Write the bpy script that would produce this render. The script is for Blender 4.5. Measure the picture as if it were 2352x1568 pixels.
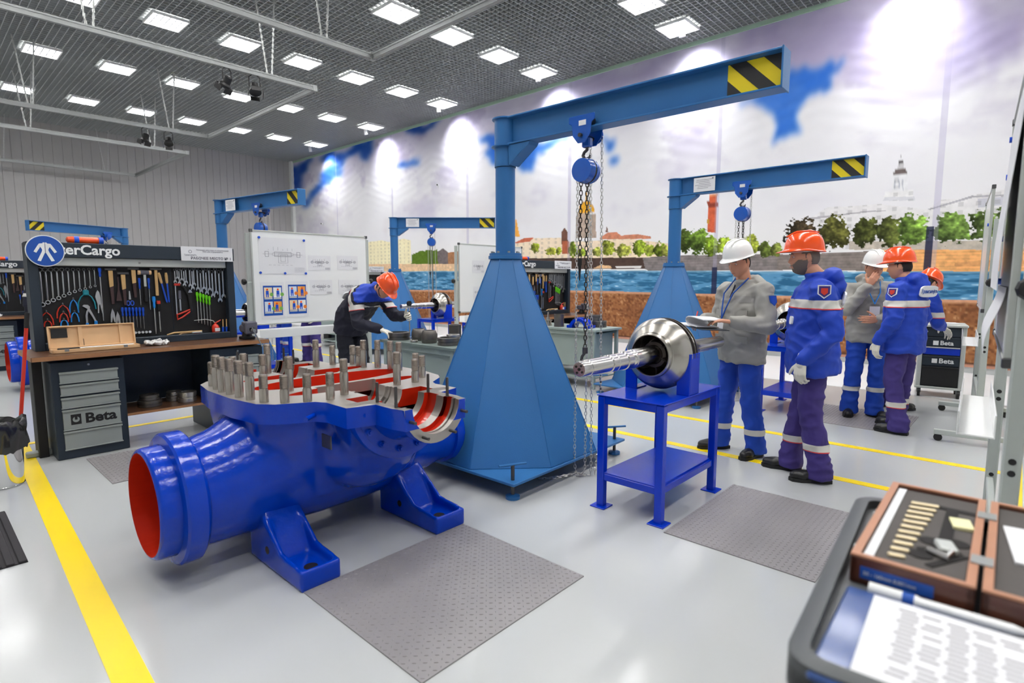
import bpy, bmesh, math, random
import numpy as np
from mathutils import Vector, Matrix, noise
for _o in list(bpy.data.objects): bpy.data.objects.remove(_o)
SC = bpy.context.scene
COL = SC.collection
PI = math.pi
R = math.radians
random.seed(7)
# ---------------------------------------------------------------- camera, world, exposure
cam = bpy.data.cameras.new('camera')
cam.sensor_fit = 'HORIZONTAL'; cam.sensor_width = 36.0
cam.lens = 36.0*1290/2352
cam.clip_start = 0.05; cam.clip_end = 100
cam.dof.use_dof = True; cam.dof.focus_distance = 4.6; cam.dof.aperture_fstop = 2.2
cam_o = bpy.data.objects.new('camera', cam); COL.objects.link(cam_o)
cam_o.location = (0, 0, 1.5)
cam_o.rotation_euler = (PI/2-math.atan(143/1290), 0, R(-47.4))
SC.camera = cam_o
w = bpy.data.worlds.new('world'); SC.world = w; w.use_nodes = True
w.node_tree.nodes['Background'].inputs[0].default_value = (.8, .85, 1, 1)
w.node_tree.nodes['Background'].inputs[1].default_value = 0.25
vs = SC.view_settings
vs.view_transform = 'Standard'; vs.look = 'None'; vs.gamma = 1; vs.use_curve_mapping = False
vs.exposure = 0.75
PANEL_W = 26.0      # watts of one ceiling panel
WASH_W = 120.0       # watts of one wall washer
# room size
XW, YW, ZC = 11.53, 23.1, 6.36
X0, Y0 = -6.0, -6.0
# ---------------------------------------------------------------- helpers
def lin(c):
    c = c/255.0
    return c/12.92 if c <= .04045 else ((c+.055)/1.055)**2.4
def L(rgb): return tuple(lin(c) for c in rgb)+(1,)
MATS = {}
def mt(name, rgb, rough=.5, metal=0, var=.06, scale=6, bump=0, bscale=60, coat=0, spec=.5, emit=None, es=0, alpha=1, trans=0, aniso=0):
    if name in MATS: return MATS[name]
    m = bpy.data.materials.new(name); m.use_nodes = True
    nt = m.node_tree; N = nt.nodes; K = nt.links
    b = N['Principled BSDF']
    b.inputs['Roughness'].default_value = rough
    b.inputs['Metallic'].default_value = metal
    b.inputs['Specular IOR Level'].default_value = spec
    b.inputs['Coat Weight'].default_value = coat
    b.inputs['Coat Roughness'].default_value = .08
    b.inputs['Alpha'].default_value = alpha
    b.inputs['Transmission Weight'].default_value = trans
    tc = N.new('ShaderNodeTexCoord')
    c = L(rgb)
    nz = N.new('ShaderNodeTexNoise'); nz.inputs['Scale'].default_value = scale; nz.inputs['Detail'].default_value = 4
    K.new(tc.outputs['Object'], nz.inputs['Vector'])
    mx = N.new('ShaderNodeMix'); mx.data_type = 'RGBA'
    mx.inputs['A'].default_value = tuple(x*(1-var) for x in c[:3])+(1,)
    mx.inputs['B'].default_value = tuple(min(1, x*(1+var)) for x in c[:3])+(1,)
    K.new(nz.outputs['Fac'], mx.inputs['Factor'])
    K.new(mx.outputs['Result'], b.inputs['Base Color'])
    if bump:
        n2 = N.new('ShaderNodeTexNoise'); n2.inputs['Scale'].default_value = bscale; n2.inputs['Detail'].default_value = 3
        K.new(tc.outputs['Object'], n2.inputs['Vector'])
        bp = N.new('ShaderNodeBump'); bp.inputs['Strength'].default_value = bump; bp.inputs['Distance'].default_value = .01
        K.new(n2.outputs['Fac'], bp.inputs['Height']); K.new(bp.outputs['Normal'], b.inputs['Normal'])
    if emit:
        b.inputs['Emission Color'].default_value = L(emit); b.inputs['Emission Strength'].default_value = es
    MATS[name] = m
    return m
class B:
    """collects simple shapes; build() links them as ONE mesh object"""
    def __init__(s): s.v = []; s.f = []; s.mi = []; s.m = 0; s.X = Matrix.Identity(4)
    def add(s, vs, fs):
        o = len(s.v); X = s.X
        s.v += [tuple(X @ Vector(v)) for v in vs]
        s.f += [tuple(i+o for i in f) for f in fs]; s.mi += [s.m]*len(fs); return s
    def box(s, c, d, rz=0, rx=0, ry=0):
        x, y, z = d[0]/2, d[1]/2, d[2]/2
        vs = [Vector((a*x, b*y, e*z)) for a in (-1, 1) for b in (-1, 1) for e in (-1, 1)]
        if rz or rx or ry:
            M = Matrix.Rotation(rz, 3, 'Z') @ Matrix.Rotation(ry, 3, 'Y') @ Matrix.Rotation(rx, 3, 'X'); vs = [M @ v for v in vs]
        c = Vector(c)
        return s.add([v+c for v in vs], [(0, 1, 3, 2), (4, 6, 7, 5), (0, 4, 5, 1), (2, 3, 7, 6), (0, 2, 6, 4), (1, 5, 7, 3)])
    def b2(s, a, b): return s.box([(a[i]+b[i])/2 for i in range(3)], [abs(b[i]-a[i]) for i in range(3)])
    def ring(s, pts): pass
    def loft(s, rings, caps=True, closed=False):
        n = len(rings[0]); vs = [p for r in rings for p in r]; fs = []
        m = len(rings)
        for i in range(m if closed else m-1):
            j = (i+1) % m
            for k in range(n):
                l = (k+1) % n
                fs.append((i*n+k, i*n+l, j*n+l, j*n+k))
        if caps and not closed:
            fs.append(tuple(range(n-1, -1, -1))); fs.append(tuple((m-1)*n+k for k in range(n)))
        return s.add(vs, fs)
    def cyl(s, p0, p1, r0, r1=None, n=14, caps=True):
        return s.lathe([(0, r0), (1, r0 if r1 is None else r1)], p0, p1, n, caps, unit=True)
    def lathe(s, prof, p0, p1, n=20, caps=True, unit=False):
        """prof: (distance along the axis p0->p1, radius)"""
        p0, p1 = Vector(p0), Vector(p1); d = p1-p0; l = d.length; d = d/l
        a = Vector((0, 0, 1)) if abs(d.z) < .9 else Vector((1, 0, 0))
        u = d.cross(a).normalized(); w = d.cross(u)
        rings = []
        for t, r in prof:
            c = p0+d*(t*l if unit else t)
            rings.append([c+(u*math.cos(2*PI*k/n)+w*math.sin(2*PI*k/n))*r for k in range(n)])
        return s.loft(rings, caps)
    def tube(s, path, r, n=8, closed=False, caps=True):
        P = [Vector(p) for p in path]; m = len(P); rings = []
        up = None
        for i in range(m):
            d = (P[(i+1) % m]-P[i-1]) if closed else (P[min(i+1, m-1)]-P[max(i-1, 0)])
            d.normalize()
            if up is None:
                a = Vector((0, 0, 1)) if abs(d.z) < .9 else Vector((1, 0, 0)); up = d.cross(a).normalized()
            else:
                up = (up-d*up.dot(d)).normalized()
            w = d.cross(up); rr = r[i] if isinstance(r, (list, tuple)) else r
            rings.append([P[i]+(up*math.cos(2*PI*k/n)+w*math.sin(2*PI*k/n))*rr for k in range(n)])
        return s.loft(rings, caps, closed)
    def prism(s, poly, z0, z1):
        n = len(poly)
        return s.loft([[(p[0], p[1], z0) for p in poly], [(p[0], p[1], z1) for p in poly]])
    def sphere(s, c, r, n=16, m=10):
        r = (r, r, r) if not isinstance(r, (tuple, list)) else r
        vs = [(c[0], c[1], c[2]-r[2])]; fs = []
        for i in range(1, m):
            t = -PI/2+PI*i/m
            for k in range(n):
                a = 2*PI*k/n
                vs.append((c[0]+r[0]*math.cos(t)*math.cos(a), c[1]+r[1]*math.cos(t)*math.sin(a), c[2]+r[2]*math.sin(t)))
        vs.append((c[0], c[1], c[2]+r[2])); e = len(vs)-1
        for k in range(n):
            l = (k+1) % n
            fs.append((0, 1+l, 1+k)); fs.append((e, 1+(m-2)*n+k, 1+(m-2)*n+l))
            for i in range(m-2): fs.append((1+i*n+k, 1+i*n+l, 1+(i+1)*n+l, 1+(i+1)*n+k))
        return s.add(vs, fs)
    def rcone(s, p0, p1, r0, r1, n=12):
        """tapered capsule"""
        p0, p1 = Vector(p0), Vector(p1); l = max((p1-p0).length, 1e-5)
        pr = [(-r0*math.sin(a), max(r0*math.cos(a), 1e-4)) for a in (PI/2*.97, PI/3, PI/6)]+[(0, r0), (l, r1)]+[(l+r1*math.sin(a), max(r1*math.cos(a), 1e-4)) for a in (PI/6, PI/3, PI/2*.97)]
        return s.lathe(pr, p0, p1 if (p1-p0).length > 1e-5 else p0+Vector((0, 0, 1e-5)), n)
    def mesh(s, name, mats, smooth=None):
        me = bpy.data.meshes.new(name); me.from_pydata(s.v, [], s.f)
        if not isinstance(mats, (list, tuple)): mats = [mats]
        for m in mats: me.materials.append(m)
        if len(mats) > 1: me.polygons.foreach_set('material_index', s.mi)
        me.update()
        bm = bmesh.new(); bm.from_mesh(me); bmesh.ops.recalc_face_normals(bm, faces=bm.faces); bm.to_mesh(me); bm.free()
        if smooth is not None: shade(me, smooth)
        return me
    def build(s, name, mats, parent=None, smooth=35, bev=0, seg=1):
        me = s.mesh(name, mats, smooth)
        o = link(name, me, parent)
        if bev:
            b = o.modifiers.new('bevel', 'BEVEL'); b.width = bev; b.segments = seg; b.limit_method = 'ANGLE'; b.angle_limit = R(40); b.harden_normals = False
        return o
def shade(me, ang):
    if ang <= 0: me.shade_flat(); return
    me.shade_smooth()
    try: me.set_sharp_from_angle(angle=R(ang))
    except Exception: pass
def link(name, me, parent=None):
    o = bpy.data.objects.new(name, me); COL.objects.link(o)
    if parent is not None: o.parent = parent
    return o
def tag(o, label=None, cat=None, group=None, kind=None):
    if label: o['label'] = label
    if cat: o['category'] = cat
    if group: o['group'] = group
    if kind: o['kind'] = kind
    return o
def thing(name, label, cat, loc=(0, 0, 0), rz=0, group=None):
    o = bpy.data.objects.new(name, None); COL.objects.link(o)
    o.empty_display_size = .1
    o.location = loc; o.rotation_euler = (0, 0, rz)
    return tag(o, label, cat, group)
CH = {}
def copy_tree(o, parent=None, shift=None, label=None, group=None):
    c = o.copy(); COL.objects.link(c)
    if parent is not None: c.parent = parent
    if shift: c.location = Vector(o.location)+Vector(shift)
    if label: c['label'] = label
    if group: c['group'] = group
    for ch in list(o.children): copy_tree(ch, c)
    return c
def struct(o): o['kind'] = 'structure'; return o
def bake(o):
    """apply the modifiers of an object"""
    me = evaluated(o); o.modifiers.clear(); o.data = me
    return o
def evaluated(o):
    """mesh of one object, evaluated in a small scratch scene so that the big one is not updated each time"""
    ts = bpy.data.scenes.new('scratch'); ts.collection.objects.link(o)
    with bpy.context.temp_override(scene=ts, view_layer=ts.view_layers[0]):
        dg = bpy.context.evaluated_depsgraph_get()
        me = bpy.data.meshes.new_from_object(o.evaluated_get(dg))
    ts.collection.objects.unlink(o); bpy.data.scenes.remove(ts)
    return me
TXT = {}
def text(s, size, m, parent, loc, rot=(PI/2, 0, 0), name='lettering', align='LEFT', ext=.001, bold=0, sx=1):
    cu = bpy.data.curves.new(name, 'FONT'); cu.body = s; cu.size = size; cu.align_x = align; cu.align_y = 'CENTER'; cu.extrude = ext; cu.offset = bold
    cu.resolution_u = 3
    t = bpy.data.objects.new('t', cu); me = evaluated(t)
    bpy.data.objects.remove(t)
    me.materials.clear(); me.materials.append(m)
    o = link(name, me, parent); o.location = loc; o.rotation_euler = rot; o.scale = (sx, 1, 1)
    return o
ORD = ['first', 'second', 'third', 'fourth', 'fifth', 'sixth', 'seventh', 'eighth', 'ninth', 'tenth', 'eleventh', 'twelfth', 'thirteenth', 'fourteenth', 'fifteenth', 'sixteenth', 'seventeenth', 'eighteenth', 'nineteenth', 'twentieth']
# ---------------------------------------------------------------- materials
m_floor = mt('floor_paint', (186, 189, 189), .16, 0, .03, .7, spec=.5, coat=.0)
m_white_floor = mt('white_floor_paint', (236, 238, 240), .35, 0, .02, 2)
m_yellow = mt('yellow_line_paint', (250, 218, 8), .3, 0, .04, 3)
m_wallback = mt('grey_wall_panel', (170, 168, 167), .6, 0, .04, 3)
m_wallwhite = mt('pale_wall', (236, 238, 236), .7, 0, .03, 3)
m_plenum = mt('dark_plenum', (34, 36, 38), .9)
m_blade = mt('ceiling_blade_paint', (164, 168, 168), .5, .0, .05, 4)
m_galv = mt('galvanised_steel', (150, 153, 152), .42, .5, .1, 30)
m_strap = mt('zinc_strap', (196, 198, 196), .45, .4, .1, 30)
m_blackmetal = mt('black_metal', (14, 14, 16), .5)
m_lightframe = mt('lamp_frame_white', (235, 235, 235), .4, 0, .02)
m_louvre = mt('louvre_aluminium', (190, 192, 198), .35, .5, .03)
m_diff = mt('lamp_diffuser', (255, 255, 255), .5, emit=(255, 253, 250), es=27)
m_crane = mt('crane_blue_paint', (48, 108, 166), .36, 0, .05, 4, bump=.08, bscale=140, spec=.35)
m_hoist = mt('hoist_blue_paint', (10, 82, 178), .25, 0, .05, 8, coat=.4)
m_pump = mt('pump_blue_gloss', (0, 58, 184), .17, 0, .08, 5, bump=.2, bscale=30, coat=.15, spec=.3)
m_red = mt('red_primer', (196, 38, 12), .3, 0, .08, 8, coat=.2)
m_mach = mt('machined_iron', (168, 163, 157), .36, .6, .08, 14, bump=.05, bscale=90)
m_stud = mt('stud_steel', (178, 171, 163), .26, .9, .12, 18)
m_thread = mt('stud_thread_steel', (118, 110, 102), .35, .9, .12, 30)
m_darkstud = mt('dark_stud_steel', (90, 88, 88), .4, .8, .1, 30)
m_table = mt('stand_blue_gloss', (0, 52, 192), .22, 0, .05, 6, coat=.1, spec=.35)
m_steel = mt('polished_steel', (200, 198, 196), .2, 1, .08, 9)
m_cast = mt('turned_cast_steel', (184, 180, 172), .24, .95, .14, 5)
m_darkin = mt('interior_shade', (36, 30, 28), .5, .3)  # dark colour paints the shade inside holes and between impeller vanes
m_part = mt('bearing_ring_steel', (112, 108, 104), .38, .8, .12, 12)
m_partlt = mt('light_ring_steel', (186, 182, 176), .3, .9, .1, 12)
m_chain = mt('zinc_chain', (206, 204, 200), .3, .9, .06, 30)
m_dchain = mt('dark_chain', (66, 60, 54), .4, .8, .1, 30)
m_navy = mt('bench_dark_navy', (32, 44, 56), .42, 0, .05, 6)
m_drawer = mt('drawer_grey', (150, 157, 154), .4, 0, .03, 6)
m_alu = mt('aluminium_grey', (190, 194, 190), .4, .3, .04, 8)
m_wood = mt('worktop_brown', (96, 66, 46), .3, 0, .1, 9)
m_ply = mt('worktop_edge_ply', (158, 112, 74), .5, 0, .14, 40)
m_peg = mt('black_pegboard', (13, 13, 15), .6)
m_black = mt('matt_black', (20, 20, 22), .6)
m_white = mt('white_enamel', (238, 240, 240), .25, 0, .01, 4)
m_paper = mt('white_paper', (226, 227, 230), .7, 0, .015, 4)
m_blue = mt('print_blue', (14, 78, 170), .5, 0, .04, 8)
m_ink = mt('ink_grey', (140, 140, 150), .7)
m_inkd = mt('ink_dark', (92, 92, 104), .7)
m_mat = mt('rubber_mat_grey', (140, 137, 138), .42, 0, .1, 2.5, spec=.6)
m_matdark = mt('ribbed_mat_black', (40, 38, 42), .8)
m_hyel = mt('hazard_yellow', (240, 214, 20), .45)
m_hblk = mt('hazard_black', (34, 33, 34), .5)
m_post = mt('stand_post_grey', (176, 183, 179), .4, 0, .02, 4)
m_knob = mt('black_knob_plastic', (22, 22, 24), .45)
m_tool = mt('chrome_tool', (188, 190, 192), .3, .85, .05, 20)
m_tooldk = mt('dark_tool_steel', (92, 92, 94), .4, .7)
m_tred = mt('tool_red', (206, 50, 30), .4)
m_tblue = mt('tool_blue', (20, 80, 200), .35)
m_tcyan = mt('tool_light_blue', (30, 140, 226), .35)
m_teal = mt('tool_teal', (20, 140, 156), .4)
m_tgreen = mt('tool_green', (110, 214, 24), .4)
m_twood = mt('tool_handle_wood', (206, 168, 112), .5, 0, .12, 20)
m_tdw = mt('tool_dark_wood', (66, 44, 44), .5)
m_box = mt('plywood_box', (224, 184, 138), .5, 0, .07, 12)
m_gtable = mt('grey_green_table', (150, 164, 160), .4, 0, .03, 4)
m_gtabled = mt('dark_grey_table_top', (112, 126, 122), .4, 0, .03, 4)
m_orange = mt('helmet_orange', (248, 84, 16), .22, 0, .02, 4, coat=.5)
m_hwhite = mt('helmet_white', (240, 241, 238), .22, 0, .02, 4, coat=.5)
m_skin = mt('skin', (206, 148, 118), .5, 0, .06, 14)
m_hair = mt('dark_hair', (44, 36, 30), .7)
m_beard = mt('greying_beard', (112, 100, 90), .8)
m_jblue = mt('jacket_royal_blue', (8, 60, 180), .62, 0, .05, 5, bump=.12, bscale=22)
m_jgrey = mt('jacket_light_grey', (156, 155, 149), .7, 0, .05, 5, bump=.12, bscale=22)
m_jnavy = mt('jacket_navy', (26, 27, 46), .75, 0, .08, 5, bump=.12, bscale=22)
m_tpurple = mt('trousers_purple', (58, 44, 118), .75, 0, .06, 5, bump=.12, bscale=22)
m_tblueT = mt('trousers_blue', (8, 66, 178), .7, 0, .06, 5, bump=.12, bscale=22)
m_reflect = mt('reflective_tape', (208, 206, 200), .45, 0, .04, 20)
m_piping = mt('red_piping', (214, 60, 60), .6)
m_boot = mt('boot_leather', (26, 26, 28), .35, 0, .1, 20)
m_glove = mt('cotton_glove', (228, 224, 212), .85, 0, .04, 40)

# ---------------------------------------------------------------- room shell
def slab(name, a, b, m, parent=None): return B().b2(a, b).build(name, m, parent, 0)
fl = struct(slab('floor', (X0, Y0, -.1), (XW, YW, 0), m_floor))
struct(slab('trim_1', (8.83, Y0, 0), (XW, YW, .004), m_white_floor))
struct(slab('wall_right', (XW+.03, Y0, -.1), (XW+.2, YW+.2, ZC+.5), m_wallwhite))
struct(slab('wall_left', (X0-.2, Y0, -.1), (X0, YW, ZC+.5), m_wallwhite))
struct(slab('wall_front', (X0, Y0-.2, -.1), (XW, Y0, ZC+.5), m_wallwhite))
wb = struct(slab('wall_back', (X0, YW, -.1), (XW, YW+.2, ZC+.5), m_wallback))
pm = None
xx = 1.4
while xx < XW-.1:
    if pm is None:
        pm = B().box((.124, -.012, ZC/2), (.243, .024, ZC)).mesh('panel', m_wallback, 0)
    o = link('panel', pm, wb); o.location = (xx, YW, 0); xx += .25
struct(slab('trim_2', (XW-.14, YW-.22, 0), (XW+.03, YW, ZC), m_wallwhite))
struct(slab('trim_3', (XW-.06, Y0, ZC-.09), (XW+.03, YW-.22, ZC+.02), mt('pale_green_trim', (176, 204, 184), .6)))  # pale wall band; green tint also paints greenish light on the ceiling edge
# yellow floor lines
def line(n, pts, wd):
    b = B(); a, c = Vector(pts[0]), Vector(pts[1]); d = (c-a).normalized(); s = Vector((-d.y, d.x))*wd/2
    b.prism([a+s, a-s, c-s, c+s], 0, .003); return struct(b.build('trim_%d' % n, m_yellow, None, 0))
line(4, [(.635, 6.7), (.46, 2.0)], .115); line(5, [(.58, 6.66), (2.6, 6.7)], .07)
line(6, [(4.66, 20), (4.70, .0)], .085); line(7, [(5.64, 20), (5.70, .0)], .085); line(8, [(4.66, -.02), (8.83, .02)], .10)
# ceiling: open cell grid of single blades under a dark void
ce = struct(slab('ceiling', (X0, Y0, ZC+.34), (XW, YW, ZC+.5), m_plenum))
PX = .1126
mX = B().box((0, 0, 0), (1, .012, .045)).mesh('blade', m_blade, 0)
mY = B().box((0, 0, 0), (.012, 1, .045)).mesh('blade', m_blade, 0)
xb0 = XW-.1-PX*92; yb0 = 2.9
for i in range(93):
    o = link('blade', mY, ce); o.location = (XW-.1-PX*i, (yb0+YW)/2, ZC); o.scale = (1, YW-yb0-.02, 1)
for i in range(179):
    o = link('blade', mX, ce); o.location = ((xb0+XW)/2-.04, YW-.06-PX*i, ZC); o.scale = (XW-xb0-.1, 1, 1)
# the rest of the ceiling, behind and beside the camera
B().b2((X0, Y0, ZC+.04), (xb0-.02, YW, ZC+.07)).b2((xb0-.02, Y0, ZC+.04), (XW, yb0-.02, ZC+.07)).build('ceiling_panel', mt('grey_ceiling_tile', (168, 168, 166), .8), ce, 0)
# ceiling lights
LW = .62
fr = B()
for s in (-1, 1):
    fr.box((s*(LW/2-.012), 0, 0), (.024, LW, .05)); fr.box((0, s*(LW/2-.012), 0), (LW-.048, .024, .05))
me_fr = fr.mesh('frame', m_lightframe, 0)
lo = B()
for k in range(1, 6): lo.box((-LW/2+LW*k/6, 0, 0), (.020, LW-.05, .03))
for k in range(1, 4): lo.box((0, -LW/2+LW*k/4, 0), (LW-.05, .020, .03))
me_lo = lo.mesh('louvre', m_louvre, 0)
hw = LW/2-.02; me_di = B().add([(-hw, -hw, .02), (-hw, hw, .02), (hw, hw, .02), (hw, -hw, .02)], [(0, 1, 2, 3)]).mesh('diffuser', m_diff, 0)
for j in range(-2, 5):
    for i in range(0, 10):
        x = 10.57-1.352*i; y = 5.39+3.472*j
        rn = 'in the %s row from the back wall, %s from the mural' % (ORD[4-j], ORD[i])
        t = thing('ceiling_light', 'square louvred ceiling light '+rn, 'ceiling light', (x, y, ZC-.05), 0, 'louvred ceiling lights')
        link('frame', me_fr, t); link('louvre', me_lo, t); link('diffuser', me_di, t)
# wall washers over the mural
for k in range(-1, 6):
    y = 1.7+3.65*k
    t = thing('wall_washer', 'small white spotlight washing the mural, %s from the camera end' % ORD[k+1], 'spotlight', (XW-.85, y, ZC-.12), 0, 'mural wall washers')
    B().cyl((0, 0, .1), (.03, 0, -.06), .05, .06, 14).build('housing', m_lightframe, t)
    B().box((0, 0, .11), (.08, .08, .02)).build('mount', m_lightframe, t)
    ld = bpy.data.lights.new('washer', 'SPOT'); ld.energy = WASH_W; ld.spot_size = R(92); ld.spot_blend = 1; ld.shadow_soft_size = .06
    ld.color = (.93, .95, 1)
    lo_ = bpy.data.objects.new('beam', ld); COL.objects.link(lo_); lo_.parent = t; lo_.location = (.035, 0, -.08)
    lo_.rotation_euler = (0, R(-52), 0)
# ---------------------------------------------------------------- mural
BLUE = [([(23.38,6.22),(21.31,6.2),(21.65,5.9),(22.08,5.7),(22.24,5.36),(22.45,5.12),(23.46,5.31)],0.75),([(20.57,5.72),(19.35,5.71),(19.22,5.27),(20.19,5.13),(21.25,4.69),(22.09,4.46),(22.48,4.76),(21.23,4.99),(20.61,5.18)],0.35),([(20.61,6.27),(18.93,6.15),(17.2,6.38),(17.15,5.92),(17.37,5.66),(18.06,5.91),(18.79,6.01),(19.36,5.57),(19.9,5.84)],0.5),([(15.24,6.34),(13.59,6.18),(14.34,5.88),(14.56,6.12),(14.96,6.05)],0.7),([(11.94,5.33),(11.19,5.33),(11.19,4.68),(11.46,4.74),(11.54,5.12)],0.1),([(15.7,5.21),(14.7,5.32),(14.7,5.15),(15.53,5.04)],0.3),([(11.98,5.39),(11.02,5.32),(11.03,4.58),(11.39,4.71),(11.63,5.13)],0.15),([(10.39,4.7),(10.01,5.1),(8.88,4.98),(9.48,4.73),(9.79,4.4),(10.22,4.55)],0.1),([(3.62,5.45),(3.24,5.31),(2.79,5.25),(2.97,5.06),(2.79,4.86),(3.08,4.78),(3.48,4.63),(3.3,4.29),(3.64,4.18),(4.07,3.97),(3.84,4.31),(4.1,4.75),(4.71,4.96),(4.17,4.99),(3.68,5.01)],0.1),([(7.36,4.38),(7.11,4.37),(7.14,4.19),(7.28,4.21)],0.1),([(7.74,4.77),(7.26,4.69),(7.36,4.53)],0.15)]
LAV = [[(4.55,6.41),(3.02,6.26),(2.32,5.55),(3.1,5.17),(4.36,5.87)],[(1.65,5.57),(0.38,5.45),(0.32,4.64),(0.92,4.53),(1.5,4.93)],[(8.66,6.27),(5.82,6.16),(6.52,5.7),(8.39,5.61)]]
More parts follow.
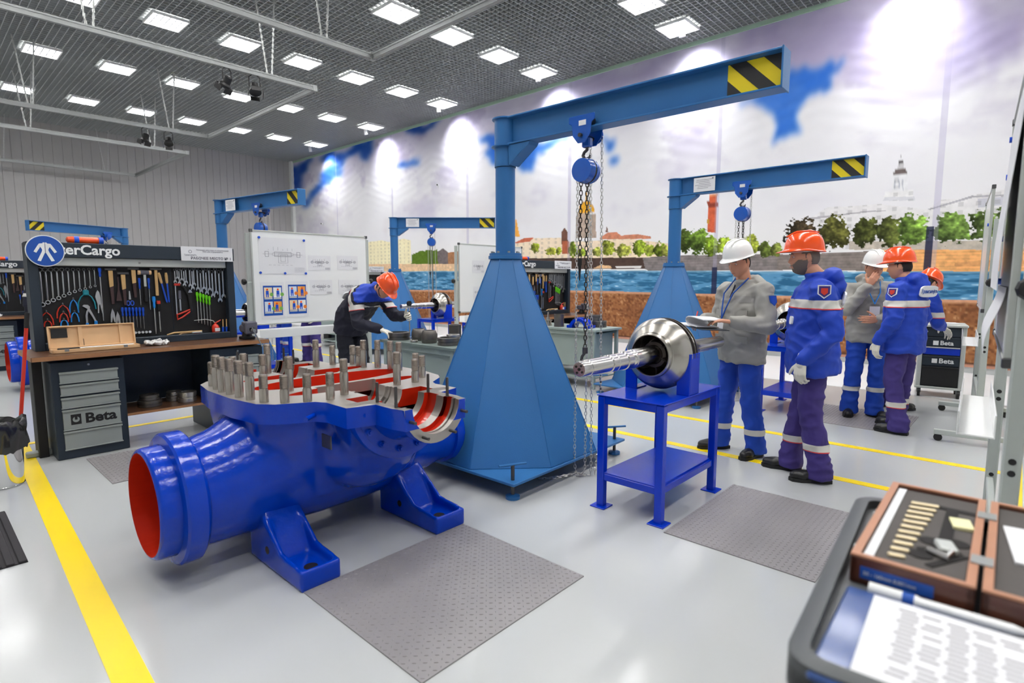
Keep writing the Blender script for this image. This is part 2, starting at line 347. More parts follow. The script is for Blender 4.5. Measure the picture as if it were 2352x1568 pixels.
SKY = [([(17.54,2.82),(16.69,2.84),(16.3,2.76),(15.49,2.84),(15.11,2.77),(15.05,1.77),(17.59,1.8)],(250,240,200),0),([(15.04,2.28),(14.64,2.41),(13.77,2.41),(13.59,2.19),(13.59,1.89),(15.05,1.83)],(96,124,40),1),([(13.75,2.35),(13.46,2.45),(13.22,2.31),(13.22,1.94),(13.72,1.95)],(120,110,110),0),([(13.26,2.31),(12.62,2.34),(12.63,1.93),(13.26,1.94)],(176,126,90),0),([(10.49,2.44),(9.98,2.58),(8.89,2.55),(8.61,2.43),(7.45,2.42),(7.1,2.46),(5.88,2.27),(5.87,1.89),(10.49,1.92)],(248,228,200),0),([(10.45,2.5),(10.12,2.6),(9.79,2.6),(9.91,2.5),(10.45,2.47)],(206,112,84),0),([(7.7,2.49),(7.5,2.6),(7.25,2.6),(7.12,2.51),(6.7,2.52),(6.35,2.45),(6.35,2.4),(7.7,2.45)],(214,140,110),0),([(8.86,2.69),(8.77,2.8),(8.68,2.68),(8.63,2.13),(8.85,2.14)],(120,84,70),0),([(8.84,2.46),(8.62,2.45),(8.62,2.13),(8.83,2.14)],(186,104,74),0),([(7.55,2.61),(7.51,2.76),(7.47,2.61)],(130,96,84),0),([(8.42,2.52),(8.42,3.0),(8.37,3.11),(7.84,3.07),(7.81,2.49)],(186,166,150),0),([(8.37,2.55),(8.38,2.94),(8.31,2.94),(8.3,2.54)],(110,96,92),0),([(8.34,3.13),(8.32,3.26),(8.23,3.36),(8.14,3.39),(8.14,3.58),(8.12,3.64),(8.09,3.58),(8.09,3.39),(7.98,3.34),(7.89,3.22),(7.87,3.1)],(232,172,50),0),([(10.54,2.66),(10.45,3.02),(10.43,3.17),(10.39,3.02),(10.28,2.64)],(244,176,80),0),('tree',(9.754999999999999,2.3200000000000003,0.15500000000000025,0.15000000000000013),(150,160,50)),('tree',(9.21,2.21,0.1900000000000004,0.1200000000000001),(176,180,70)),('tree',(8.945,2.2249999999999996,0.09499999999999975,0.11499999999999999),(160,170,60)),('tree',(8.51,2.24,0.14000000000000057,0.19999999999999996),(130,150,50)),('tree',(8.23,2.15,0.13999999999999968,0.10999999999999988),(150,170,60)),('tree',(7.76,2.16,0.1499999999999999,0.1100000000000001),(190,196,90)),('tree',(7.465,2.23,0.19500000000000028,0.18999999999999995),(150,160,56)),('tree',(7.055,2.165,0.21499999999999986,0.15500000000000003),(176,180,80)),('tree',(6.635,2.2,0.17499999999999982,0.17999999999999994),(140,160,50)),('tree',(6.37,2.14,0.13999999999999968,0.15000000000000002),(170,186,70)),('tree',(6.115,2.1550000000000002,0.1549999999999998,0.17500000000000004),(120,140,40)),('tree',(5.98,2.125,0.10999999999999988,0.125),(176,180,80)),([(10.62,2.07),(6.51,1.99),(6.47,1.73),(10.62,1.78)],(84,66,58),0),([(7.88,1.76),(7.68,1.84),(7.39,1.82),(7.36,1.76)],(244,200,150),0),([(7.26,1.81),(6.56,1.8),(6.59,1.75),(7.23,1.76)],(230,226,220),0),([(17.58,2.04),(10.49,1.92),(10.49,1.73),(17.59,1.77)],(236,200,160),0),([(6.54,1.99),(5.52,2.01),(3.53,1.98),(3.52,1.67),(6.36,1.68),(6.47,1.73)],(134,126,124),2),([(3.64,1.96),(2.23,1.98),(1.94,2.01),(1.92,1.64),(3.63,1.68)],(136,126,120),2),([(2.13,1.98),(1.85,2.0),(1.3,1.99),(0.12,1.99),(0.09,1.6),(2.15,1.64)],(240,176,112),2),([(0.93,1.76),(0.6,1.79),(0.11,1.8),(0.1,1.72),(0.92,1.7)],(222,160,104),0),([(5.05,2.48),(5.05,2.94),(5.03,3.22),(4.86,3.21),(4.86,2.88),(4.86,2.45)],(216,104,70),0),([(5.03,3.22),(5.06,3.25),(4.83,3.23),(4.86,3.21)],(226,150,110),0),([(5.08,3.09),(4.83,3.07),(4.84,2.97),(5.05,2.99)],(150,70,54),0),([(5.07,2.74),(5.01,2.73),(5.02,2.64),(5.06,2.66)],(200,150,60),0),('tree',(5.58,2.31,0.16000000000000014,0.27),(70,84,34)),('tree',(5.275,2.295,0.2749999999999999,0.2650000000000001),(96,122,46)),('tree',(4.945,2.185,0.17500000000000027,0.21499999999999997),(140,170,50)),('tree',(4.699999999999999,2.18,0.14000000000000012,0.21000000000000008),(166,190,64)),('tree',(4.465,2.145,0.1349999999999998,0.18500000000000005),(150,170,70)),('tree',(4.17,2.155,0.17999999999999972,0.22499999999999998),(150,160,60)),('tree',(3.8600000000000003,2.075,0.13000000000000012,0.15500000000000003),(104,120,52)),('tree',(3.665,2.0700000000000003,0.10499999999999998,0.13000000000000012),(120,130,60)),([(3.12,2.61),(2.82,2.79),(2.0,2.78),(1.89,2.75),(1.33,2.63),(1.18,2.77),(0.82,2.76),(0.8,2.8),(0.39,2.86),(0.18,2.85),(0.12,1.97),(3.09,2.04)],(238,236,236),0),([(3.12,2.63),(2.15,2.68),(1.9,2.66),(1.9,2.65),(2.15,2.66),(3.1,2.59)],(190,186,190),0),([(1.33,2.64),(0.79,2.8),(0.38,2.78),(0.38,2.75),(0.77,2.77),(1.31,2.62)],(180,178,184),0),([(0.71,2.75),(0.39,2.75),(0.38,2.62),(0.7,2.61)],(206,206,214),0),([(1.96,2.83),(1.95,2.97),(1.85,2.99),(1.64,2.98),(1.55,2.97),(1.54,2.79)],(244,243,243),0),([(1.85,2.99),(1.85,3.24),(1.65,3.23),(1.63,2.98)],(240,240,242),0),([(1.82,3.01),(1.83,3.15),(1.81,3.16),(1.8,3.01)],(196,198,206),0),([(1.76,3.0),(1.77,3.14),(1.75,3.16),(1.74,3.0)],(196,198,206),0),([(1.71,3.0),(1.72,3.14),(1.7,3.15),(1.69,2.99)],(196,198,206),0),([(1.97,2.83),(1.94,2.89),(1.53,2.86),(1.51,2.79)],(222,222,226),0),([(1.86,3.23),(1.83,3.31),(1.76,3.35),(1.71,3.34),(1.66,3.29),(1.65,3.23)],(110,98,96),0),([(1.79,3.35),(1.78,3.44),(1.72,3.43),(1.7,3.34)],(206,204,206),0),([(1.79,3.43),(1.75,3.49),(1.71,3.42)],(80,74,76),0),([(1.78,3.51),(1.76,3.54),(1.73,3.51),(1.75,3.49)],(150,146,150),0),([(2.44,2.17),(0.13,2.08),(0.12,1.94),(2.43,2.02)],(196,186,172),0),('tree',(3.27,2.3449999999999998,0.29000000000000004,0.29500000000000015),(64,54,38)),('tree',(2.6950000000000003,2.335,0.27500000000000013,0.28500000000000014),(92,92,44)),('tree',(2.21,2.3049999999999997,0.20999999999999996,0.2550000000000001),(80,86,40)),('tree',(1.835,2.3,0.19499999999999995,0.27),(88,96,46)),('tree',(1.525,2.3200000000000003,0.21499999999999997,0.26),(112,142,62)),('tree',(0.995,2.3,0.265,0.25),(116,146,70)),('tree',(0.605,2.3499999999999996,0.19500000000000003,0.26),(110,136,66)),('tree',(0.33,2.365,0.16999999999999998,0.2550000000000001),(104,130,62)),('tree',(0.15,2.365,0.13999999999999999,0.2649999999999999),(96,120,56))]
SEAM = [1.22,4.86,8.63,12.34,16.04,19.58]
WATER = [(17.54,1.76),(14.33,1.76),(7.44,1.71),(2.76,1.64),(0.15,1.62)]
GRAN = [(14.79,1.15),(8.19,1.22),(5.25,1.2),(3.49,1.18),(1.13,1.17),(0.1,1.18)]
PINK = [(0.78,0.17),(6.24,0.11),(2.47,0.13)]

def vnoise(u, v, seed):
    iu = np.floor(u).astype(np.int64); iv = np.floor(v).astype(np.int64); fu = u-iu; fv = v-iv
    def h(a, b):
        n = (a*374761393+b*668265263+seed*1442695) & 0xffffffff
        n = ((n ^ (n >> 13))*1274126177) & 0xffffffff
        return ((n ^ (n >> 16)) & 0xffff)/65535.0
    fu = fu*fu*(3-2*fu); fv = fv*fv*(3-2*fv)
    return (h(iu, iv)*(1-fu)+h(iu+1, iv)*fu)*(1-fv)+(h(iu, iv+1)*(1-fu)+h(iu+1, iv+1)*fu)*fv
def fbm(u, v, seed, oc=4):
    a = .5; t = 0; s = 0
    for k in range(oc): t = t+a*vnoise(u*2**k, v*2**k, seed+k*17); s += a; a *= .55
    return t/s
def inpoly(Y, Z, poly):
    c = np.zeros(Y.shape, bool); n = len(poly)
    for i in range(n):
        y1, z1 = poly[i]; y2, z2 = poly[i-1]
        if z1 == z2: continue
        c ^= ((Z < z1) != (Z < z2)) & (Y < (y2-y1)*(Z-z1)/(z2-z1)+y1)
    return c
def sm(a, b, x): t = np.clip((x-a)/(b-a), 0, 1); return t*t*(3-2*t)
nc = 1150
u = np.linspace(1/(-1.3+12.53), 1/(YW-.22+12.53), nc); Yc = 1/u-12.53
Zr = np.concatenate([np.arange(.10, 1.12, .03), np.arange(1.12, 2.95, .0115), np.arange(2.95, ZC-.1, .045), [ZC-.09]])
nr = len(Zr)
Yg, Zg = np.meshgrid(Yc, Zr)
def mixc(C, col, a): return C*(1-a[..., None])+np.array(col, float)*a[..., None]
C = np.zeros(Yg.shape+(3,)); C[:] = (244, 243, 246)
n1 = fbm(Yg*.35+3, Zg*.55, 11, 5); n2 = fbm(Yg*.9, Zg*1.3, 23, 5)
C = mixc(C, (206, 200, 220), .75*sm(.47, .66, n1)*sm(2.4, 3.6, Zg))
C = mixc(C, (176, 166, 196), .6*sm(.52, .72, n2)*sm(3.2, 5.2, Zg))
C = mixc(C, (222, 214, 216), .6*sm(.5, .7, fbm(Yg*.5, Zg*.9, 41))*(1-sm(3.0, 4.5, Zg))*sm(8, 14, Yg))
C = mixc(C, (182, 172, 208), .5*sm(4.4, 6.2, Zg)*(.5+fbm(Yg*.6, Zg*.8, 44)))  # lavender rising with height paints in the unlit top of the mural
wy = (fbm(Yg*1.6, Zg*1.6, 5)-.5)*.75+(fbm(Yg*6, Zg*6, 7)-.5)*.22; wz = (fbm(Yg*1.6+40, Zg*1.6, 9)-.5)*.6+(fbm(Yg*6, Zg*6+9, 8)-.5)*.2
def soft(m, n):
    for _ in range(n):
        m[1:-1] = (m[:-2]+m[1:-1]*2+m[2:])/4; m[:, 2:-2] = (m[:, :-4]+m[:, 2:-2]*2+m[:, 4:])/4
    return m
for poly in LAV: C = mixc(C, (168, 158, 200), .5*soft(inpoly(Yg+wy*2, Zg+wz*2, poly)*1.0, 9))  # lavender patches paint the dim areas along the mural top
for poly, dk in BLUE:
    m = inpoly(Yg+wy, Zg+wz, poly)*1.0
    m = soft(m, 4)
    col = np.array((52, 122, 226))*(1-dk)+np.array((12, 52, 150))*dk
    C = mixc(C, col, m*(.75+.35*fbm(Yg*2, Zg*2, 31)).clip(0, 1))
C = mixc(C, (250, 248, 244), .6*(1-sm(2.0, 3.2, Zg)))
# skyline
fine = fbm(Yg*14, Zg*14, 77, 3); fine2 = vnoise(Yg*30, Zg*34, 99)
ey = (fbm(Yg*8, Zg*8, 51)-.5); ez = (fbm(Yg*8, Zg*8, 52)-.5)
for e in SKY:
    if e[0] == 'tree':
        y, z, ry, rz = e[1]; col = np.array(e[2], float)
        d = ((Yg-y)/ry)**2+((Zg-z)/rz)**2+ey*1.5+(fine2-.5)*.8
        m = (d < .95)*1.0
        side = np.clip(.5-(Yg-y)/ry*.35+(Zg-z)/rz*.2, 0, 1)
        sh = (.45+.75*side)*(.35+1.3*fine*(.6+.8*fine2))
        C = C*(1-m[..., None])+np.clip(col*sh[..., None]*1.12, 0, 255)*m[..., None]
    else:
        poly, col, ed = e
        m = inpoly(Yg+(ey*.12 if ed == 1 else 0), Zg+(ez*.12 if ed == 1 else 0), poly)*1.0
        tex = .86+.28*fine
        if ed == 2:
            br = ((np.floor(Zg/.055)+np.floor(Yg/.30+.5*np.floor(Zg/.055))) % 2)*.05
            ln = (np.mod(Zg, .055) < .012)*.08
            tex = tex+br-ln
        elif ed == 0 and min(col) > 180:
            tex = .97+.08*fine-.10*((np.mod(Yg, .22) < .07) & (np.mod(Zg, .12) < .07))
        C = C*(1-m[..., None])+np.clip(np.array(col, float)*tex[..., None], 0, 255)*m[..., None]
# people and railing line on the quay
ql = np.interp(Yg, [p[0] for p in sorted(WATER)], [p[1] for p in sorted(WATER)])
# water
gt = np.interp(Yg, [p[0] for p in sorted(GRAN)], [p[1] for p in sorted(GRAN)])
wv = fbm(Yg*3.2, Zg*17, 61, 3); wv2 = vnoise(Yg*9, Zg*46, 63)
wm = ((Zg < ql) & (Zg >= gt))*1.0
wc = np.array((92, 150, 190))[None, None]*np.ones(Yg.shape+(1,))
wc = mixc(wc, (36, 92, 128), sm(.45, .62, wv)*.8); wc = mixc(wc, (196, 226, 238), sm(.6, .85, wv2)*.75*sm(.45, .3, wv)+.25*sm(.75, .95, wv2))
wc = mixc(wc, (206, 232, 242), .5*sm(-.06, 0, Zg-ql))
C = C*(1-wm[..., None])+wc*wm[..., None]
# granite parapet and ledge
gm = ((Zg < gt))*1.0
g1 = vnoise(Yg*22, Zg*30, 71); g2 = fbm(Yg*3, Zg*4, 72); g3 = vnoise(Yg*50, Zg*60, 73)
gc = np.array((160, 106, 68))[None, None]*np.ones(Yg.shape+(1,))
gc = mixc(gc, (104, 62, 38), .75*sm(.5, .85, g1)); gc = mixc(gc, (218, 168, 122), .75*sm(.45, .1, g1)*sm(.3, .8, g3))
gc = mixc(gc, (120, 76, 50), .4*sm(.45, .65, g2))
gc = mixc(gc, (226, 170, 136), .8*sm(-.075, -.03, Zg-gt)+0*g1)
gc = mixc(gc, (70, 44, 34), .8*(np.abs(Zg-.165) < .012)); gc = mixc(gc, (204, 150, 130), .85*(Zg < .15))
C = C*(1-gm[..., None])+gc*gm[..., None]
for y in SEAM: C = mixc(C, (176, 170, 200), .38*(np.abs(Yg-y) < .045)*(Zg > gt))
for y, z0, z1 in ((1.28, 1.62, 2.36), (4.86, 1.2, 1.75)): C = mixc(C, (34, 38, 66), .8*((np.abs(Yg-y) < .05) & (Zg > z0) & (Zg < z1)))
C = np.clip(C, 0, 255)/255.0
Cl = np.where(C <= .04045, C/12.92, ((C+.055)/1.055)**2.4)*.97
top = sm(2.2, 5.6, Zg)
ph = np.mod(Yg-1.22, 3.65)/3.65
fold = (.009*np.sin(26*(Zg+1.1*np.abs(ph-.5))+6*fbm(Yg*.8, Zg*.8, 81))*fbm(Yg*1.3, Zg*1.3, 83)+.022*(fbm(Yg*.7, Zg*2.2, 85)-.5))*top*.8+.006*(fbm(Yg, Zg*2, 86)-.5)
Xg = XW-.012-.022-fold
V = np.stack([Xg, Yg, Zg], -1).reshape(-1, 3)
ii = np.arange(nr*nc).reshape(nr, nc)
F = np.stack([ii[:-1, :-1], ii[1:, :-1], ii[1:, 1:], ii[:-1, 1:]], -1).reshape(-1, 4)
me = bpy.data.meshes.new('mural')
me.vertices.add(len(V)); me.vertices.foreach_set('co', V.ravel())
me.loops.add(F.size); me.loops.foreach_set('vertex_index', F.ravel().astype(np.int32))
me.polygons.add(len(F)); me.polygons.foreach_set('loop_start', np.arange(0, F.size, 4, dtype=np.int32)); me.polygons.foreach_set('loop_total', np.full(len(F), 4, np.int32))
me.update(calc_edges=True)
ca = me.color_attributes.new('print', 'FLOAT_COLOR', 'POINT')
ca.data.foreach_set('color', np.concatenate([Cl, np.ones(Cl.shape[:2]+(1,))], -1).astype(np.float32).ravel())
me.shade_smooth()
mm = bpy.data.materials.new('printed_fabric'); mm.use_nodes = True
nt = mm.node_tree; at_ = nt.nodes.new('ShaderNodeVertexColor'); at_.layer_name = 'print'
bs = nt.nodes['Principled BSDF']; bs.inputs['Roughness'].default_value = .75; bs.inputs['Specular IOR Level'].default_value = .15
nt.links.new(at_.outputs['Color'], bs.inputs['Base Color'])
me.materials.append(mm)
tag(link('mural', me), 'wall-wide printed fabric panorama of river, quay and cloudy sky', 'mural')
# ---------------------------------------------------------------- hung galvanised rail frames
def rail_frame(x0, x1, y0, y1, z, label):
    t = thing('rail_frame', label, 'rail', (x1, y0, z), 0, 'hanging rail frames')
    def rail(a, b, nm='rail'):
        bb = B(); d = Vector(b)-Vector(a); al = abs(d.x) > abs(d.y)
        c = (Vector(a)+Vector(b))/2; l = d.length
        def bx(o, hgt, wd, zz): bb.box((c.x+(0 if al else o), c.y+(o if al else 0), c.z+zz), (l if al else wd, wd if al else l, hgt))
        bx(0, .09, .05, 0); bx(.026, .025, .012, .03); bx(-.026, .025, .012, .03); bx(.026, .02, .012, -.035); bx(-.026, .02, .012, -.035)
        bb.build(nm, m_galv, t, 0)
    rail((x0-x1, 0, 0), (0, 0, 0)); rail((0, .026, -.0), (0, y1-y0-.026, 0)); rail((x0-x1, y1-y0, 0), (0, y1-y0, 0))
    for yy in (0, y1-y0): B().box((0, yy, .0), (.09, .075, .11)).build('corner_clamp', m_galv, t, 0, .006)
    for yy in (0, y1-y0):
        for xs in (-.85, -3.4):
            for dx, dz in ((-.02, -.16), (.06, .10)):
                a = Vector((xs+dx, yy, .03)); e = Vector((xs+dx+dz, yy, ZC-z-.03)); n = 14
                b = B(); b.tube([a, e], .012, 4)
                for k in range(n):
                    p = a.lerp(e, (k+.5)/n); b.box(p, (.03, .012, (e-a).length/n*.55))
                b.build('strap', m_strap, t, 0)
    return t
rail_frame(-3, 5.50, 10.02, 15.25, 5.0, 'galvanised rail frame hung over the workbenches, middle one of three')
rail_frame(-3, 5.75, 17.6, 22.6, 5.0, 'galvanised rail frame hung nearest the grey back wall')
rail_frame(-3, 5.38, 2.75, 7.95, 5.0, 'galvanised rail frame hung nearest the camera, cut off by the top edge')
def stage_spot(loc, rz, tilt, label):
    t = thing('stage_spotlight', label, 'spotlight', loc, rz, 'black stage spotlights'); t.scale = (.72, .72, .72)
    b = B(); b.X = Matrix.Rotation(tilt, 4, 'X')
    b.lathe([(0, .05), (.02, .085), (.16, .095), (.2, .13), (.26, .135)], (0, 0, .10), (0, 0, -.16), 16); o = b.build('body', m_blackmetal, t)
    b = B(); b.X = Matrix.Rotation(tilt, 4, 'X')
    for k in range(4):
        a = PI/2*k; b.box((.16*math.cos(a), .16*math.sin(a), -.20), (.012, .2, .12), a, 0, 0)
    b.build('barn_door', m_blackmetal, t, 0)
    b = B(); b.tube([(-.12, 0, 0), (-.12, 0, .22), (-.05, 0, .28), (.05, 0, .28), (.12, 0, .22), (.12, 0, 0)], .012, 6); b.build('yoke', m_blackmetal, t)
for loc, rz, tl, lb in [((3.95, 10.02, 4.76), .4, R(38), 'left black spotlight under the middle rail frame'), ((4.40, 10.02, 4.76), -.3, R(-30), 'right black spotlight under the middle rail frame'), ((4.13, 15.25, 4.76), .4, R(25), 'left black spotlight on the far side of the middle rail frame'), ((4.60, 15.25, 4.76), -.3, R(-30), 'right black spotlight on the far side of the middle rail frame')]:
    stage_spot(loc, rz, tl, lb)
# security cameras on the mural
for k, (y, z) in enumerate([(20.6, 3.65), (13.6, 4.35), (8.1, 4.55)]):
    t = thing('security_camera', 'small white wall camera on the mural, %s from the back corner' % ORD[k], 'camera', (XW-.09, y, z), R(40), 'wall cameras')
    B().box((-.05, 0, 0), (.16, .06, .06)).build('housing', m_white, t, 0, .006); B().cyl((0.02, 0, 0), (.05, 0, -.06), .012).build('arm', m_white, t); B().cyl((-.14, 0, 0), (-.12, 0, 0), .024).build('lens', m_black, t)

# ---------------------------------------------------------------- jib cranes
def oct_ring(h, c, z): return [(h, -h+c, z), (h, h-c, z), (h-c, h, z), (-h+c, h, z), (-h, h-c, z), (-h, -h+c, z), (-h+c, -h, z), (h-c, -h, z)]
def stripes(b, x, y0, y1, z0, z1, n=5, sl=-.62):
    """black diagonal bars clipped to a rectangle in the plane x"""
    H = z1-z0; W = y1-y0; sh = H/abs(sl)*.62; wd = (W+sh)/(2*n-3)
    k = 0; s = y0-sh
    while s < y1:
        if k % 2 == 0:
            quad = [(s, z0), (s+wd, z0), (s+wd+sh, z1), (s+sh, z1)]
            for ax, lim, sg in ((0, y0, 1), (0, y1, -1)):
                out = []
                for i in range(len(quad)):
                    p, q = quad[i-1], quad[i]; a = (p[ax]-lim)*sg >= 0; c = (q[ax]-lim)*sg >= 0
                    if a != c:
                        t = (lim-p[ax])/(q[ax]-p[ax]); out.append((lim, p[1]+t*(q[1]-p[1])))
                    if c: out.append(q)
                quad = out
                if len(quad) < 3: break
            if len(quad) >= 3:
                b.loft([[(x-.0016, p[0], p[1]) for p in quad], [(x+.0016, p[0], p[1]) for p in quad]])
        s += wd; k += 1
def make_crane(label, loc, rz, ZT=2.77):
    t = thing('jib_crane', label, 'crane', loc, rz, 'blue jib cranes')
    B().box((0, 0, .12), (1.46, 1.46, .02)).build('base_plate', m_crane, t, 0, .003)
    B().loft([oct_ring(.715, .42, .13), oct_ring(.118, .07, 1.665)]).build('pedestal', m_crane, t, 0, .004)
    w = B()
    for k in range(8):
        p, q = oct_ring(.715, .42, .13)[k], oct_ring(.118, .07, 1.665)[k]
        w.tube([Vector(p).lerp(Vector(q), j/24)+Vector((0, 0, 0)) for j in range(25)], [.004+.0016*(j % 2) for j in range(25)], 5)
    w.build('weld_seam', m_crane, t)
    for sx in (-1, 1):
        for sy in (-1, 1):
            j = B().cyl((sx*.665, sy*.665, .03), (sx*.665, sy*.665, .235), .013).build('levelling_jack', m_darkstud, t)
            a = Vector((sx*.665, sy*.665, .238)); d = Vector((math.cos(.35+sx*sy), math.sin(.35+sx*sy), 0))*.10
            if sx < 0 and sy < 0: d = Vector((.09, -.045, 0))
            B().tube([a-d, a+d], .009, 8).build('handle', m_crane, j)
            B().lathe([(0, .05), (.02, .05), (.026, .03), (.03, .014)], (sx*.665, sy*.665, 0), (sx*.665, sy*.665, .03), 18).build('pad', m_crane, j)
    B().lathe([(0, .125), (.004, .14), (.028, .14), (.03, .132), (.05, .132), (.05, .09)], (0, 0, 1.66), (0, 0, 1.75), 28).build('flange', m_crane, t)
    for k in range(8):
        a = PI/4*k+.2; B().cyl((.112*math.cos(a), .112*math.sin(a), 1.70), (.112*math.cos(a), .112*math.sin(a), 1.725), .011, n=6).build('bolt', m_galv, t, 0)
    B().cyl((0, 0, 1.70), (0, 0, 2.39), .080, n=28).build('column', m_crane, t)
    B().lathe([(0, .07), (0, .087), (.15, .087), (.155, .112), (.163, .112), (.165, .087), (.365, .087), (.367, .106), (.376, .106), (.376, .02)], (0, 0, 2.395), (0, 0, 3), 28).build('collar', m_crane, t)
    z0, z1 = 2.555, ZT
    L0, L1 = -.075, -2.10
    be = B()
    for z in (z0+.006, z1-.006): be.box((0, (L0+L1)/2, z), (.125, abs(L1-L0), .012))
    be.box((0, (L0+L1)/2, (z0+z1)/2), (.008, abs(L1-L0), z1-z0-.02))
    bm_ = be.build('beam', m_crane, t, 0, .002)
    B().box((0, L1-.005, (z0+z1)/2), (.135, .010, z1-z0+.012)).build('end_plate', m_crane, t, 0, .004)
    g = B()
    for s in (-.05, .05): g.X = Matrix.Translation((s, 0, 0)); g.loft([[(-.004, -.08, 2.55), (-.004, -.30, 2.55), (-.004, -.28, 2.53), (-.004, -.085, 2.40)], [(.004, -.08, 2.55), (.004, -.30, 2.55), (.004, -.28, 2.53), (.004, -.085, 2.40)]])
    g.X = Matrix.Identity(4); g.loft([[(-.055, -.30, 2.552), (-.055, -.285, 2.528), (-.055, -.088, 2.398), (-.055, -.1, 2.398)], [(.055, -.30, 2.552), (.055, -.285, 2.528), (.055, -.088, 2.398), (.055, -.1, 2.398)]])
    g.build('gusset', m_crane, t, 0)
    for s in (-1, 1):
        hz = B().box((s*.0055, L1+.165, (z0+z1)/2), (.003, .30, z1-z0-.03)).build('hazard_panel', m_hyel, t, 0)
        b = B(); stripes(b, s*.0078, L1+.015, L1+.315, z0+.015, z1-.015, 4, -.62 if s < 0 else -.62); b.build('hazard_stripes', m_hblk, hz, 0)
    return t
def info_plate(t, s):
    p = B().box((s*.064, -.40, 2.66), (.002, .27, .17)).build('info_plate', m_paper, t, 0)
    b = B()
    for k in range(6): b.box((s*.0656, -.40+(.02 if k % 2 else 0), 2.715-.02*k), (.001, .2-.03*(k % 3), .005))
    b.box((s*.0656, -.505, 2.725), (.001, .02, .02)); b.build('print', m_ink, p, 0)
c1 = make_crane('tall light blue jib crane in the middle, nearest the camera', (3.40, 3.20, 0), R(1.2))
CR = [(6.87, 3.45, R(0.5), 'blue jib crane on the right behind the man in the white helmet'), (7.08, 9.85, R(43), 'blue jib crane behind the bending worker, its arm level'), (3.65, 9.80, R(9), 'blue jib crane behind the first workbench, arm reaching the mural corner'), (3.95, 16.9, R(-68), 'blue jib crane farthest away by the back wall, arm pointing left')]
cranes = [c1]
for x, y, r, lb in CR:
    c = copy_tree(c1); c.location = (x, y, 0); c.rotation_euler = (0, 0, r); c['label'] = lb; cranes.append(c)
for c, s in zip(cranes[1:], (-1, -1, -1, -1)): info_plate(c, s)
# ---------------------------------------------------------------- chain hoists
def links(b, path, pitch=.026, w=.0085, r=.0026, n=8, q=4):
    P = [Vector(p) for p in path]; tot = sum((P[i+1]-P[i]).length for i in range(len(P)-1))
    m = max(1, int(tot/pitch)); tw = 0
    cum = [0]
    for i in range(len(P)-1): cum.append(cum[-1]+(P[i+1]-P[i]).length)
    def pt(s):
        s = min(max(s, 0), tot)
        for i in range(len(P)-1):
            if s <= cum[i+1]+1e-9: return P[i].lerp(P[i+1], (s-cum[i])/max(cum[i+1]-cum[i], 1e-9))
        return P[-1]
    for k in range(m):
        a, c = pt(k*tot/m), pt((k+1)*tot/m); d = (c-a); 
        if d.length < 1e-6: continue
        d.normalize(); ref = Vector((0, 0, 1)) if abs(d.z) < .9 else Vector((.7, .7, 0))
        u = d.cross(ref).normalized(); v = d.cross(u)
        if k % 2: u = v
        ce = (a+c)/2; hl = pitch*.5+r
        loop = []
        for j in range(n):
            an = 2*PI*j/n; co, si = math.cos(an), math.sin(an)
            loop.append(ce+d*(math.copysign(hl-w, co)+w*co if abs(co) > .05 else 0)+u*w*si)
        b.tube(loop, r, q, closed=True)
    return b
